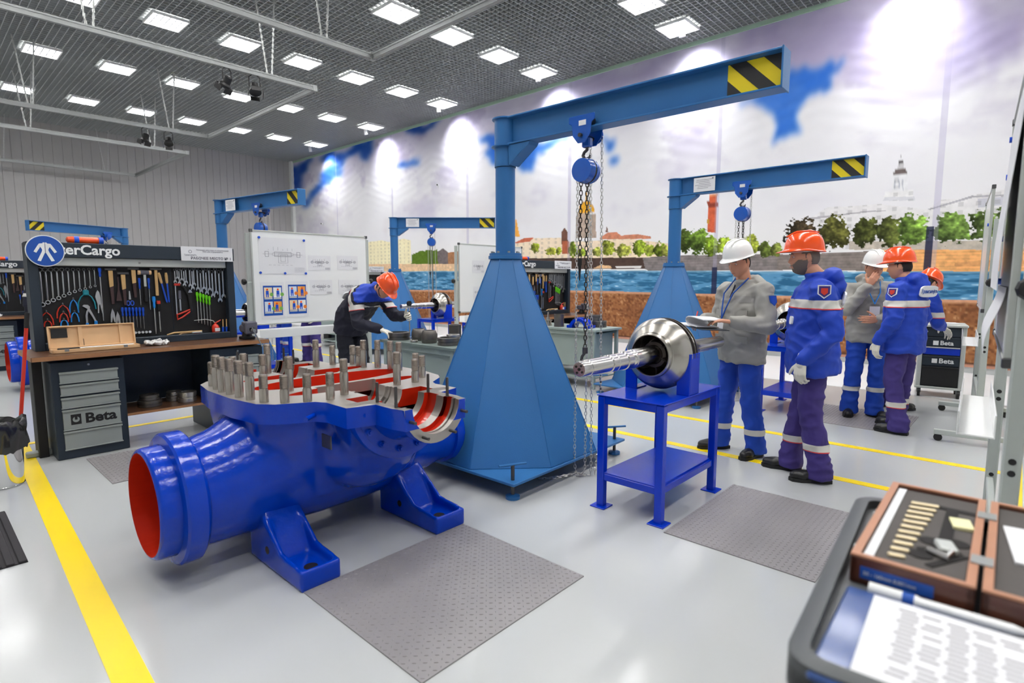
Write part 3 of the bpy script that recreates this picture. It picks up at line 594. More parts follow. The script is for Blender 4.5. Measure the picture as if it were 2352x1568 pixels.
def make_hoist(label, loc, rz, chain_low=True):
    """origin on the beam's lower flange; beam along local y"""
    t = thing('chain_hoist', label, 'hoist', loc, rz, 'blue chain hoists')
    for s in (-1, 1):
        pl = [(-.11, .08), (-.11, .035), (-.085, .02), (-.075, -.055), (-.03, -.11), (.03, -.11), (.075, -.055), (.085, .02), (.11, .035), (.11, .08)]
        b = B(); b.loft([[(s*.070, p[0], p[1]+.01) for p in pl], [(s*.078, p[0], p[1]+.01) for p in pl]])
        b.build('trolley_plate', m_hoist, t, 0, .004)
        for yy in (-.05, .05): B().cyl((s*.022, yy, .046), (s*.068, yy, .046), .034, .038, 16).build('wheel', m_darkstud, t)
    B().cyl((-.10, 0, -.05), (.10, 0, -.05), .014).build('axle', m_darkstud, t)
    wp = B().lathe([(0, .02), (.006, .055), (.012, .055), (.016, .03), (.03, .03), (.034, .055), (.04, .055), (.045, .02)], (.085, 0, -.02), (.2, 0, -.02), 20).build('hand_wheel', m_hoist, t)
    B().box((0, 0, -.085), (.05, .07, .07)).build('bracket', m_hoist, t, 0, .01)
    B().box((-.0795, -.01, .035), (.002, .06, .035)).build('rating_plate', m_paper, t, 0)
    hk = B(); hk.tube([(0, 0, -.11), (0, 0, -.135), (0, .024, -.15), (0, .034, -.172), (0, .022, -.194), (0, 0, -.2), (0, -.02, -.19), (0, -.027, -.172)], [.012, .012, .011, .012, .013, .012, .009, .005], 10); hk.build('top_hook', m_darkstud, t)
    zc = -.285
    B().lathe([(0, .03), (.004, .082), (.05, .09), (.056, .09)], (-.075, 0, zc), (.2, 0, zc), 26).build('gear_cover', m_hoist, t)
    B().lathe([(0, .06), (0, .086), (.022, .086), (.022, .06)], (-.018, 0, zc), (.2, 0, zc), 26).build('guide_ring', m_black, t)
    B().lathe([(0, .088), (.02, .09), (.055, .078), (.062, .03)], (.005, 0, zc), (.2, 0, zc), 26).build('chain_cover', m_hoist, t)
    B().tube([(-.01, 0, zc+.08), (0, 0, -.2)], .011, 8).build('hanger', m_darkstud, t)
    zf = -loc[2]
    b = B(); links(b, [(-.02, .035, zc-.07), (-.02, .037, zc-.62)], .032, .011, .0035); b.build('load_chain', m_dchain, t); b = B(); links(b, [(-.02, -.018, zc-.08), (-.02, -.02, zc-1.28)], .032, .011, .0035); b.build('load_chain', m_dchain, t)
    b = B(); b.cyl((-.02, .037, zc-.62), (-.02, .037, zc-.67), .016); b.cyl((-.02, .037, zc-.67), (-.02, .037, zc-.78), .012, .004); b.build('chain_stop', m_black, t)
    lh = B(); z_ = zc-1.28; lh.cyl((-.02, -.02, z_+.01), (-.02, -.02, z_-.035), .02); lh.tube([(-.02, -.02, z_-.03), (-.02, .005, z_-.06), (-.02, .01, z_-.085), (-.02, -.012, z_-.105), (-.02, -.035, z_-.095)], [.01, .011, .012, .01, .005], 8); lh.build('load_hook', m_darkstud, t)
    b = B()
    links(b, [(.03, -.005, zc-.05), (.03, .0, zf+.05), (.01, .02, zf+.006), (-.05, .05, zf+.006)])
    links(b, [(-.005, .075, zc-.05), (-.005, .072, zf+.10), (.0, .06, zf+.008), (-.2, .14, zf+.008), (-.26, .22, zf+.008)])
    b.build('hand_chain', m_chain, t)
    b = B()
    links(b, [(.115, -.05, -.03), (.115, -.08, zf+.35), (.09, -.05, zf+.01)])
    links(b, [(.115, .05, -.03), (.10, .0, -1.6), (.07, -.03, zf+.04), (.06, -.03, zf+.008)])
    links(b, [(.06, -.03, zf+.008), (.0, .03, zf+.012), (-.02, .0, zf+.016), (.05, .06, zf+.008), (-.1, .12, zf+.008), (-.27, .20, zf+.008)])
    b.build('travel_chain', m_chain, t)
    return t
h1 = make_hoist('blue chain hoist hanging from the nearest crane beam, chains to the floor', (3.40+.015, 2.41, 2.555), R(1.2))
for (x, y, r, lb), d, lab in zip(CR, (.86, .78, 1.1, .45), ('blue chain hoist on the crane behind the white-helmeted man', 'blue chain hoist on the level crane arm above the bending worker', 'blue chain hoist on the crane between workbench and whiteboard', 'blue chain hoist on the farthest crane above the orange packet')):
    o = copy_tree(h1); o['label'] = lab; o.location = (x+d*math.sin(r), y-d*math.cos(r), 2.555); o.rotation_euler = (0, 0, r)
# ---------------------------------------------------------------- rotor stands and rotors
def make_stand(label, loc):
    t = thing('rotor_stand', label, 'stand', loc, 0, 'blue steel rotor stands')
    hx, hy = .41, .235
    for sx in (-1, 1):
        for sy in (-1, 1):
            l = B().box((sx*(hx-.025), sy*(hy-.025), .375), (.05, .05, .74)).build('leg', m_table, t, 0, .004)
            B().box((sx*(hx-.025), sy*(hy-.025), .004), (.11, .11, .008)).build('foot_plate', m_table, l, 0, .002)
    B().box((0, 0, .752), (2*hx+.01, 2*hy+.01, .008)).build('top', m_table, t, 0, .002)
    a = B()
    for s in (-1, 1): a.box((0, s*(hy-.025), .722), (2*hx-.1, .045, .05)); a.box((s*(hx-.025), 0, .722), (.045, 2*hy-.1, .05))
    a.build('apron', m_table, t, 0, .003)
    B().box((0, 0, .235), (2*hx-.02, 2*hy-.06, .012)).build('shelf', m_table, t, 0, .002)
    a = B()
    for s in (-1, 1): a.box((0, s*(hy-.03), .208), (2*hx-.1, .035, .045)); a.box((s*(hx-.025), 0, .208), (.035, 2*hy-.1, .045))
    a.build('shelf_rail', m_table, t, 0, .003)
    for s in (-1, 1):
        b = B(); b.box((-.07, s*(hy-.045), .89), (.010, .09, .27)); b.box((.0, s*(hy-.005), .89), (.13, .010, .27)); b.box((0, s*(hy-.045), .76), (.13, .09, .008))
        u = b.build('upright', m_table, t, 0, .003)
        B().lathe([(0, .017), (.018, .017), (.018, .009), (.05, .009)], (-.095, s*(hy-.05), .985), (0, s*(hy-.05), .985), 6).build('bolt', m_galv, u, 0)
    return t
def make_rotor(label, loc):
    t = thing('pump_rotor', label, 'rotor', loc, 0, 'pump rotors on blue stands')
    pr = [(-.94, .001), (-.94, .040), (-.93, .044), (-.87, .044), (-.866, .047), (-.66, .047), (-.655, .052), (-.60, .052), (-.597, .049), (-.592, .052), (-.50, .052), (-.495, .057), (-.44, .057), (-.437, .054), (-.430, .057), (-.40, .057), (-.395, .060), (-.13, .060), (0, .075), (.13, .060), (.40, .060), (.41, .055), (.50, .055), (.505, .050), (.70, .050), (.705, .046), (.94, .046), (.94, .001)]
    s = B(); s.lathe(pr, (0, 0, 0), (1, 0, 0), 32); sh = s.build('shaft', m_steel, t, 30)
    b = B()
    for k in range(4):
        a = PI/2*k+.6; b.cyl((-.9425, .024*math.cos(a), .024*math.sin(a)), (-.936, .024*math.cos(a), .024*math.sin(a)), .007, n=10)
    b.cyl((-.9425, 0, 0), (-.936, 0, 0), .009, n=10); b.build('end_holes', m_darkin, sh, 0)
    for sg in (-1, 1):
        out = [(.165, .138), (.160, .146), (.135, .150), (.128, .158), (.110, .190), (.085, .215), (.058, .230), (.040, .236), (.034, .236)]
        inn = [(.034, .228), (.056, .220), (.080, .203), (.104, .178), (.124, .148), (.150, .132), (.165, .132)]
        b = B(); b.lathe([(p[0], p[1]) for p in out+inn+[out[0]]], (0, 0, 0), (sg, 0, 0), 48, caps=False); b.build('shroud', m_cast, t, 30)
        for k in range(7):
            a0 = 2*PI*k/7+.3*sg; pth = []
            v = B()
            rings = []
            for j in range(7):
                q = j/6; rr = .085+.148*q; a = a0+1.1*q*1; xo = .125*(1-q)**1.3+.036
                th = .004
                c, s_ = math.cos(a), math.sin(a)
                tx, ty = -s_*th, c*th
                rings.append([(sg*.002, rr*c+tx, rr*s_+ty), (sg*xo, rr*c+tx, rr*s_+ty), (sg*xo, rr*c-tx, rr*s_-ty), (sg*.002, rr*c-tx, rr*s_-ty)])
            v.loft(rings); v.build('vane', m_darkin, t, 40)  # vanes coloured dark for the shade inside the impeller
    B().lathe([(-.11, .064), (-.105, .085), (-.03, .10), (-.004, .225), (-.004, .236), (.004, .236), (.004, .225), (.03, .10), (.105, .085), (.11, .064)], (0, 0, 0), (1, 0, 0), 48, caps=False).build('hub', mt('shaded_hub_iron', (74, 66, 62), .45, .5), t, 30)  # hub colour darkened to paint the shade within the impeller eye
    return t
st1 = make_stand('blue steel stand with a lower shelf in front of the white-helmeted man', (3.44, 1.79, 0))
ro1 = make_rotor('steel pump rotor with stepped shaft on the nearest blue stand', (3.43, 1.79, 1.008))
for dx, dy, lb, lr in [(3.55, .20, 'blue steel stand between the two men on the right', 'pump rotor on the stand behind the bearded man'), (3.62, 6.55, 'blue steel stand behind the bending worker', 'pump rotor behind the dial gauge of the bending worker'), (.12, 6.6, 'blue steel stand behind the left whiteboard', 'pump rotor shaft showing left of the whiteboard')]:
    o = copy_tree(st1, shift=(dx, dy, 0), label=lb); o = copy_tree(ro1, shift=(dx, dy, 0), label=lr)
# ---------------------------------------------------------------- floor mats
def plate_mat(label, x0, x1, y0, y1, fine=True, wave=0.0):
    t = thing('floor_mat', label, 'mat', ((x0+x1)/2, (y0+y1)/2, 0), 0, 'grey chequer rubber mats')
    w, h = x1-x0, y1-y0
    def zz(x, y): return .006+wave*(.5+.5*math.sin(5.5*(x*.55-y)+.8*math.sin(3*x)))*(1-(2*x/w)**4)*(1-(2*y/h)**4)
    b = B(); nx, ny = int(w/.05), int(h/.05); top = []; 
    vs = []; fs = []
    for j in range(ny+1):
        for i in range(nx+1):
            x, y = -w/2+w*i/nx, -h/2+h*j/ny; vs.append((x, y, zz(x, y)))
    for j in range(ny):
        for i in range(nx):
            a = j*(nx+1)+i; fs.append((a, a+1, a+nx+2, a+nx+1))
    n0 = len(vs); per = [i for i in range(nx+1)]+[j*(nx+1)+nx for j in range(1, ny+1)]+[ny*(nx+1)+i for i in range(nx-1, -1, -1)]+[j*(nx+1) for j in range(ny-1, 0, -1)]
    for p in per: vs.append((vs[p][0], vs[p][1], 0))
    m = len(per)
    for k in range(m): fs.append((per[k], per[(k+1) % m], n0+(k+1) % m, n0+k))
    fs.append(tuple(n0+k for k in range(m-1, -1, -1)))
    b.add(vs, fs); base = b.build('sheet', m_mat, t, 60)
    # chequer lugs
    p = .030; b = B(); v = []; f = []
    ni, nj = int(w/p), int(h/p)
    for j in range(nj):
        for i in range(ni):
            x, y = -w/2+(i+.5)*w/ni, -h/2+(j+.5)*h/nj; a = PI/4 if (i+j) % 2 else -PI/4
            dx, dy = math.cos(a)*p*.36, math.sin(a)*p*.36; ux, uy = -math.sin(a)*p*.09, math.cos(a)*p*.09; z = zz(x, y)
            o = len(v)
            v += [(x-dx, y-dy, z), (x+ux, y+uy, z), (x+dx, y+dy, z), (x-ux, y-uy, z), (x-dx*.35, y-dy*.35, z+.0026), (x+dx*.35, y+dy*.35, z+.0026)]
            f += [(o, o+1, o+4), (o+1, o+2, o+5), (o+1, o+5, o+4), (o+2, o+3, o+5), (o+3, o, o+4), (o+3, o+4, o+5)]
    b.add(v, f); lg = b.build('chequer_lugs', m_mat, t, 0); lg['kind'] = 'stuff'
    return t
plate_mat('grey chequered mat on the floor in front of the pump casing', 1.20, 2.235, 1.56, 2.465, wave=.010)
plate_mat('grey chequered mat on the floor before the nearest rotor stand', 2.965, 4.03, .68, 1.50, wave=.004)
plate_mat('grey chequered mat under the bench beside the pump pipe', .95, 1.95, 4.87, 5.72)
plate_mat('grey chequered mat under the two men on the far right', 6.47, 7.45, .80, 1.75)
t = thing('ribbed_mat', 'black ribbed doormat at the left edge of the picture', 'mat', (-.2, 4.3, 0))
b = B(); b.box((0, 0, .003), (1.1, .94, .006)); b.build('backing', m_matdark, t, 0)
for k in range(22): B().box((-.53+k*.0505, 0, .010), (.034, .94, .010)).build('rib', m_matdark, t, 0, .003)
# ---------------------------------------------------------------- grey parts tables
def make_gtable(label, x0, x1, y0, y1, z, panel):
    t = thing('parts_table', label, 'table', ((x0+x1)/2, (y0+y1)/2, 0), 0, 'grey steel parts tables')
    w, h = x1-x0, y1-y0
    B().box((0, 0, z-.015), (w, h, .03)).build('top', m_gtabled if panel == 1 else m_gtable, t, 0, .003)
    for sx in (-1, 1):
        for sy in (-1, 1): B().box((sx*(w/2-.05), sy*(h/2-.06), (z-.03)/2), (.045, .045, z-.03)).build('leg', m_gtable, t, 0, .003)
    [B().box((q*(w/2-.05), 0, z-.06), (.03, h-.16, .06)).build('rail', m_gtable, t, 0, .003) for q in (-1, 1)]
    B().box((0, -.02, z-.30), (w-.16, h-.24, .46)).build('panel', m_gtable, t, 0, .004)
    B().box((0, 0, .14), (w-.14, h-.16, .02)).build('lower_shelf', m_gtable, t, 0, .003)
    return t
make_gtable('grey steel table with bearing rings beside the bending worker', 3.66, 4.36, 4.15, 5.42, .82, 1)
make_gtable('pale grey table with rings and a blue housing behind the nearest crane', 6.28, 6.94, 4.25, 5.70, .82, 2)
def ring_part(name, label, prof, loc, m=None, cat='ring', grp=None, n=30):
    o = B().lathe(prof, (0, 0, 0), (0, 0, 1), n, caps=False).build(name, m or m_part, None, 30)
    o.location = loc; return tag(o, label, cat, grp)
def hollow(h, ro, ri, steps=()):
    p = [(0, ri), (0, ro-.003), (.003, ro)]
    for z, r in steps: p.append((z, r))
    return p+[(h-.003, ro if not steps else steps[-1][1]), (h, (ro if not steps else steps[-1][1])-.003), (h, ri), (.004, ri), (0, ri)]
G1 = 'turned parts on the dark grey table'
# positions solved on the table plane
ring_part('bearing_ring', 'wide dark bearing ring under the worker\'s left glove', hollow(.085, .125, .10, ((.03, .125), (.032, .118), (.04, .118), (.043, .127), (.07, .127))), (3.80, 5.24, .82), grp=G1)
ring_part('barrel_sleeve', 'barrel-shaped steel sleeve being gauged by the worker', [(0, .055), (0, .074), (.01, .080), (.035, .082), (.04, .085), (.09, .083), (.125, .070), (.13, .066), (.13, .055), (.0, .055)], (3.90, 5.00, .82), cat='sleeve', grp=G1)
ring_part('barrel_sleeve', 'barrel-shaped steel sleeve right of the gauged one', [(0, .055), (0, .078), (.01, .083), (.035, .085), (.04, .088), (.09, .086), (.130, .072), (.135, .068), (.135, .055), (.0, .055)], (3.82, 4.72, .82), cat='sleeve', grp=G1)
ring_part('retaining_ring', 'small flat ring lying between the two barrel sleeves', hollow(.025, .04, .025), (3.74, 4.88, .82), m_partlt, grp=G1)
ring_part('bearing_ring', 'dark grooved ring beside the pedestal of the nearest crane', hollow(.08, .115, .09, ((.03, .115), (.033, .108), (.042, .108), (.045, .117))), (3.83, 4.42, .82), grp=G1)
ring_part('retaining_ring', 'pale flat ring resting on the dark grooved ring', hollow(.03, .07, .05), (3.87, 4.39, .901), m_partlt, grp=G1)
ring_part('liner_sleeve', 'tall plain steel sleeve at the back of the dark grey table', hollow(.17, .07, .055), (4.24, 4.78, .82), cat='sleeve', grp=G1)
ring_part('liner_sleeve', 'tall steel sleeve half hidden by the nearest crane pedestal', hollow(.17, .065, .05), (4.22, 4.52, .82), cat='sleeve', grp=G1)
ring_part('gear_ring', 'pale toothed ring behind the barrel sleeves', hollow(.05, .075, .05, ((.02, .075), (.022, .07), (.03, .07), (.032, .075))), (4.06, 4.56, .82), m_partlt, grp=G1)
t = thing('clipboard_papers', 'blue folder with papers behind the gauged sleeve', 'folder', (4.12, 5.12, .82), .3)
B().box((0, 0, .006), (.24, .32, .012)).build('cover', m_blue, t, 0, .002); B().box((.01, 0, .014), (.2, .28, .004)).build('sheet', m_paper, t, 0)
ring_part('seal_ring', 'thin dark seal ring lying on the blue folder', hollow(.015, .08, .065), (4.12, 5.10, .837), m_tooldk, grp=G1)
G2 = 'turned parts on the pale grey table'
ring_part('liner_sleeve', 'tall waisted sleeve, left one on the pale grey table', [(0, .06), (0, .075), (.03, .073), (.07, .074), (.1, .07), (.16, .074), (.18, .078), (.18, .06), (0, .06)], (6.46, 5.46, .82), cat='sleeve', grp=G2)
ring_part('liner_sleeve', 'tall waisted sleeve, middle one on the pale grey table', [(0, .06), (0, .075), (.03, .073), (.07, .074), (.1, .07), (.16, .074), (.18, .078), (.18, .06), (0, .06)], (6.42, 4.98, .82), cat='sleeve', grp=G2)
t = ring_part('gland_part', 'small stepped gland with upright stud between the tall sleeves', [(0, .001), (0, .06), (.03, .06), (.032, .05), (.07, .05), (.075, .065), (.085, .065), (.09, .03), (.12, .03), (.12, .012), (.2, .012), (.2, .001)], (6.44, 5.2, .82), m_partlt, 'gland', G2, 20)
ring_part('bearing_ring', 'large grey ring, lower one behind the blue housing', hollow(.09, .12, .09, ((.04, .12), (.043, .115), (.05, .115), (.053, .12))), (6.74, 4.52, .82), grp=G2)
ring_part('bearing_ring', 'grey ring, upper one stacked behind the blue housing', hollow(.08, .10, .075, ((.04, .10), (.043, .096), (.05, .096), (.053, .10))), (6.72, 4.56, .911), grp=G2)
# blue split bearing housing
t = thing('bearing_housing', 'blue split bearing housing on the pale grey table', 'housing', (6.46, 4.62, .82), R(8), None)
n = 14; ro, ri = .135, .095; out = [(ro*math.cos(PI*k/n), ro*math.sin(PI*k/n)) for k in range(n+1)]; inn = [(ri*math.cos(PI*k/n), ri*math.sin(PI*k/n)) for k in range(n, -1, -1)]
b = B()
for k in range(n):
    q = [out[k], out[k+1], inn[n-k-1], inn[n-k]]
    b.loft([[(-.1, p[0], p[1]+.005) for p in q], [(.1, p[0], p[1]+.005) for p in q]])
b.build('shell', m_table, t, 30)
for s in (-1, 1): B().box((0, s*.145, .02), (.2, .07, .04)).build('lug', m_table, t, 0, .006)
B().box((0, 0, .135), (.12, .12, .02)).build('boss', m_table, t, 0, .006)
for s in (-1, 1): B().cyl((-.05, s*.155, .04), (-.05, s*.155, .055), .014, n=6).build('bolt', m_galv, t, 0)

# ---------------------------------------------------------------- big split pump casing
def remesh(o, vox, it=4, fac=.5):
    r = o.modifiers.new('r', 'REMESH'); r.mode = 'VOXEL'; r.voxel_size = vox
    if it:
        s = o.modifiers.new('s', 'SMOOTH'); s.iterations = it; s.factor = fac
    return bake(o)
def boolean(o, cutters):
    for c in cutters:
        b = o.modifiers.new('b', 'BOOLEAN'); b.operation = 'DIFFERENCE'; b.object = c; b.solver = 'EXACT'
        try: b.material_mode = 'TRANSFER'
        except Exception: pass
    bake(o)
def ell_ring(x, cy, cz, ry, rz, n=28): return [(x, cy+ry*math.cos(2*PI*k/n), cz+rz*math.sin(2*PI*k/n)) for k in range(n)]
ZS = .87; YC = .19
pump = thing('pump_casing', 'large glossy blue open pump casing with red interior and steel studs', 'pump', (1.80, 3.05, 0))
half = [(-.62, -.20), (-.56, -.28), (-.39, -.37), (-.36, -.43), (-.36, -.62), (-.31, -.635), (-.215, -.655), (-.215, -.79), (-.195, -.875)]
rh = [(-a*.93 if a < -.4 else -a, b) for a, b in half[::-1]]
front = half+rh
outline = front+[(.62, .0), (.62, .38)]+[(x, 2*YC-y) for x, y in front[::-1]]+[(-.655, .36), (-.655, .04)]
def shrink(poly, s, ym=YC): return [(p[0]*s, ym+(p[1]-ym)*s) for p in poly]
b = B()
b.loft([ell_ring(x, cy, cz, ry, rz) for x, cy, cz, ry, rz in [(-1.07, .1, .39, .272, .272), (-1.06, .1, .39, .282, .282), (-.84, .1, .39, .284, .284), (-.72, .105, .405, .302, .300), (-.58, .12, .44, .345, .340), (-.42, .15, .475, .40, .385), (-.2, .17, .47, .44, .39), (.12, .19, .45, .44, .375), (.38, .17, .43, .38, .33), (.58, .13, .41, .28, .27), (.72, .1, .40, .222, .222), (.905, .1, .40, .218, .218)]])
core = [(-.60, -.14), (-.40, -.34), (.40, -.32), (.57, -.12), (.57, .50), (.38, .70), (-.40, .70), (-.60, .52)]
def pr3(poly, z): return [(p[0], p[1], z) for p in poly]
b.loft([pr3(shrink(core, .80), .30), pr3(shrink(core, .94), .50), pr3(shrink(core, 1.0), .70), pr3(core, .80)])
# suction bulges towards the bearings
for s in (-1, 1): b.sphere((0, YC+s*.42, .56), (.34, .26, .27), 20, 12)
# gussets under the covers
for s in (-1, 1): b.loft([[(-.30, YC+s*.5, .80), (.30, YC+s*.5, .80), (.30, YC+s*.74, .80), (-.30, YC+s*.74, .80)], [(-.16, YC+s*.3, .40), (.16, YC+s*.3, .40), (.16, YC+s*.5, .40), (-.16, YC+s*.5, .40)]])
body = b.build('casing_body', [m_pump, m_red], pump)
remesh(body, .013, 14)
cov, brg = [], []
for s in (-1, 1):
    cov.append(B().lathe([(-.06, .25), (-.05, .325), (.0, .335), (.02, .33), (.022, .30), (.026, .30)], (0, YC+s*.78, ZS), (0, YC+s*2, ZS), 40).build('end_cover', [m_pump, m_red, m_mach], pump))
    brg.append(B().lathe([(0, .235), (.05, .215), (.18, .20), (.23, .205), (.24, .2), (.262, .2)], (0, YC+s*.80, ZS), (0, YC+s*2, ZS), 32).build('bearing_bracket', [m_pump, m_red, m_mach], pump))
flange = B().prism(outline, .765, ZS).build('split_flange', [m_pump, m_red, m_mach], pump, 0)
# cutters
def cutter(bb, m): 
    o = bb.build('cut', [m], pump, 30); return o
cuts = []
top = B().b2((-2, -2, ZS), (2, 2, 1.6)); cuts.append(cutter(top, m_mach))
st = []
red = []
for s in (-1, 1):
    ax0, ax1 = (0, YC, ZS), (0, YC+s*2, ZS)
    # offsets measured from the centre: bearing end at 1.07
    st.append(B().lathe([(.20, .20), (.25, .20)], ax0, ax1, 40)); st.append(B().lathe([(.38, .115), (.46, .115), (.461, .10), (.475, .10), (.476, .115), (.50, .115), (.501, .125), (.515, .125), (.516, .115), (.63, .115)], ax0, ax1, 40))
    st.append(B().lathe([(.73, .14), (.80, .14)], ax0, ax1, 40)); st.append(B().lathe([(.88, .148), (.95, .148)], ax0, ax1, 40)); st.append(B().lathe([(1.0, .152), (1.02, .152), (1.021, .162), (1.034, .162), (1.035, .152), (1.09, .152)], ax0, ax1, 40))
    red.append(B().lathe([(.79, .168), (.885, .168)], ax0, ax1, 40)); red.append(B().lathe([(.945, .174), (1.005, .174)], ax0, ax1, 40))
    red.append(B().b2((-.25, YC+s*.62, .77), (.25, YC+s*.735, 1.2)))
    e = B().sphere((.02, YC+s*.305, ZS), (.43, .085, .32), 32, 20); red.append(e)
red.append(B().sphere((.03, YC, ZS), (.50, .165, .36), 36, 22))
red.append(B().cyl((-1.2, .1, .39), (-.55, .1, .39), .258, n=48)); red.append(B().cyl((1.2, .1, .40), (.6, .1, .40), .195, n=40))
cs = [cutter(x, m_mach) for x in st]; cr = [cutter(x, m_red) for x in red]
for o in [body, flange]+cov+brg:
    for cset in ((cuts if o is not flange else []), cs, cr): boolean(o, cset)
for c in cuts+cs+cr: bpy.data.objects.remove(c)
def paint_top(o):
    """machined faces: everything facing up in the split plane"""
    me = o.data; names = [m.name if m else '' for m in me.materials]
    if 'machined_iron' not in names: me.materials.append(m_mach); names.append('machined_iron')
    k = names.index('machined_iron')
    for p in me.polygons:
        if p.normal.z > .98 and abs(p.center.z-ZS) < .004: p.material_index = k
        elif o in brg and abs(p.normal.y) > .9 and abs(abs(p.center.y-YC)-1.062) < .004: p.material_index = k
    shade(me, 38)
for o in [body, flange]+cov+brg: paint_top(o)
# suction bore lip, beads
bd = B().lathe([(-.075, .283), (-.07, .325), (-.06, .336), (.02, .336), (.035, .32), (.05, .284)], (-.90, .1, .39), (0, .1, .39), 56, caps=False).build('pipe_bead', m_pump, pump, 30)
bd = B().lathe([(-.045, .218), (-.04, .24), (.01, .24), (.02, .218)], (.84, .1, .40), (2, .1, .40), 48, caps=False).build('pipe_bead', m_pump, pump, 30)
# feet
def foot(xc, w, s):
    f = B()
    y0, y1 = YC+s*.78, YC+s*.22
    def pt(y): return YC+s*y
    x0, x1 = xc-w/2, xc+w/2
    f.b2((x0, pt(.78), 0), (x1, pt(.20), .06))
    f.b2((x0, pt(.78), .05), (x1, pt(.755), .105))
    for xa, xb in ((x0, x0+.028), (x1-.028, x1)):
        pl = [(pt(.78), .05), (pt(.78), .105), (pt(.56), .125), (pt(.30), .33), (pt(.20), .34), (pt(.20), .05)]
        f.loft([[(xa, p[0], p[1]) for p in pl], [(xb, p[0], p[1]) for p in pl]])
    pl = [(pt(.52), .05), (pt(.36), .31), (pt(.20), .34), (pt(.20), .05)]
    f.loft([[(x0+.02, p[0], p[1]) for p in pl], [(x1-.02, p[0], p[1]) for p in pl]])
    o = f.build('foot', m_pump, pump, 30); remesh(o, .011, 3); shade(o.data, 50)
    B().cyl((xc, pt(.67), .058), (xc, pt(.67), .0625), .034, n=20).build('bolt_hole', m_darkin, o)  # flat dark disc paints the shade of the bolt hole
    sx = -1 if xc < 0 else 1
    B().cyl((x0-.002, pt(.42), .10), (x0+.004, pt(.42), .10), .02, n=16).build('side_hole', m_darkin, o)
    return o
for s in (-1, 1):
    foot(-.505, .215, s); foot(.335, .225, s)
# studs
BIG = [(-.582, .489, 0), (-.604, .36, 1), (-.612, .257, 1), (-.609, .155, 1), (-.606, .04, 1), (-.593, -.07, 1), (-.572, -.185, 0), (-.505, -.275, 0), (-.41, -.33, 0), (-.305, -.374, 0), (-.188, -.317, 1), (.177, -.296, 1), (.307, -.303, 0), (.443, -.199, 0), (.486, -.077, 0), (.416, .434, 1), (.478, .35, 1), (.51, .241, 1), (.51, .141, 1), (.335, .72, 0), (.442, .62, 0), (.193, .70, 1), (-.162, .69, 1), (-.234, .60, 0), (-.345, .001, 1), (-.30, .74, 0), (-.406, .64, 0), (.436, .53, 0)]
def stud_mesh(h, r=.0225):
    b = B(); s = h-.075
    b.m = 0; b.lathe([(0, r*1.02), (s-.006, r*1.02), (s, r*.88), (s+.006, r*.86)], (0, 0, 0), (0, 0, 1), 18)
    b.m = 1; p = [(s+.004, r*.86)]; z = s+.006
    while z < h-.006: p += [(z, r*.9), (z+.0026, r), (z+.0052, r*.9)]; z += .0054
    p += [(h-.004, r*.92), (h, r*.8)]
    b.lathe(p, (0, 0, 0), (0, 0, 1), 18)
    return b.mesh('stud', [m_stud, m_thread], 50)
sm_ = [stud_mesh(.145), stud_mesh(.20)]
cl = B().lathe([(0, .026), (.002, .026)], (0, 0, 0), (0, 0, 1), 18)
for x, y, k in BIG:
    o = link('stud', sm_[k], pump); o.location = (x, y, ZS-.001)
ms = stud_mesh(.105, .0085); ms.materials[0] = m_darkstud; ms.materials[1] = m_darkstud
for x, y in [(-.178, -.616), (-.184, -.786), (.167, -.601), (.165, -.767), (.17, 1.0), (.175, 1.165), (-.17, 1.0), (-.17, 1.165)]:
    o = link('small_stud', ms, pump); o.location = (x, y, ZS-.001)
# end pins on the bearing ring, cover bolts
for a in (-160, -120, -60, -20):
    for s in (-1,):
        p = Vector((.178*math.cos(R(a)), YC+s*1.06, ZS+.178*math.sin(R(a)))); B().cyl(p, p+Vector((0, s*.05, 0)), .008).build('end_pin', m_darkstud, pump)
for s in (-1, 1):
    for a in (-170, -148, -125, -100, -75, -50, -25, -10):
        p = Vector((.275*math.cos(R(a)), YC+s*.804, ZS+.275*math.sin(R(a)))); o = B().cyl(p, p+Vector((0, s*.018, 0)), .019, n=6).build('cover_bolt', m_pump, pump, 0, .002)
        B().cyl(p+Vector((0, s*.018, 0)), p+Vector((0, s*.03, 0)), .011).build('bolt_end', m_pump, o)
for s in (-1, 1): B().cyl((.1, YC+s*.10-.1, .5), (.1, YC+s*.10-.1, .51), .02).build('plug', m_pump, pump)
p = B().box((-.355, YC-.60, .66), (.006, .09, .07)).build('rating_plate', m_tooldk, pump, 0)
B().cyl((-.39, -.36, .80), (-.47, -.42, .80), .013).build('vent_pipe', m_pump, pump)
# second casing at the far left
p2 = thing('pump_casing', 'blue pump casing seen between bin handle and first workbench', 'pump', (1.98, 9.95, 0))
for ch in list(pump.children): copy_tree(ch, p2)

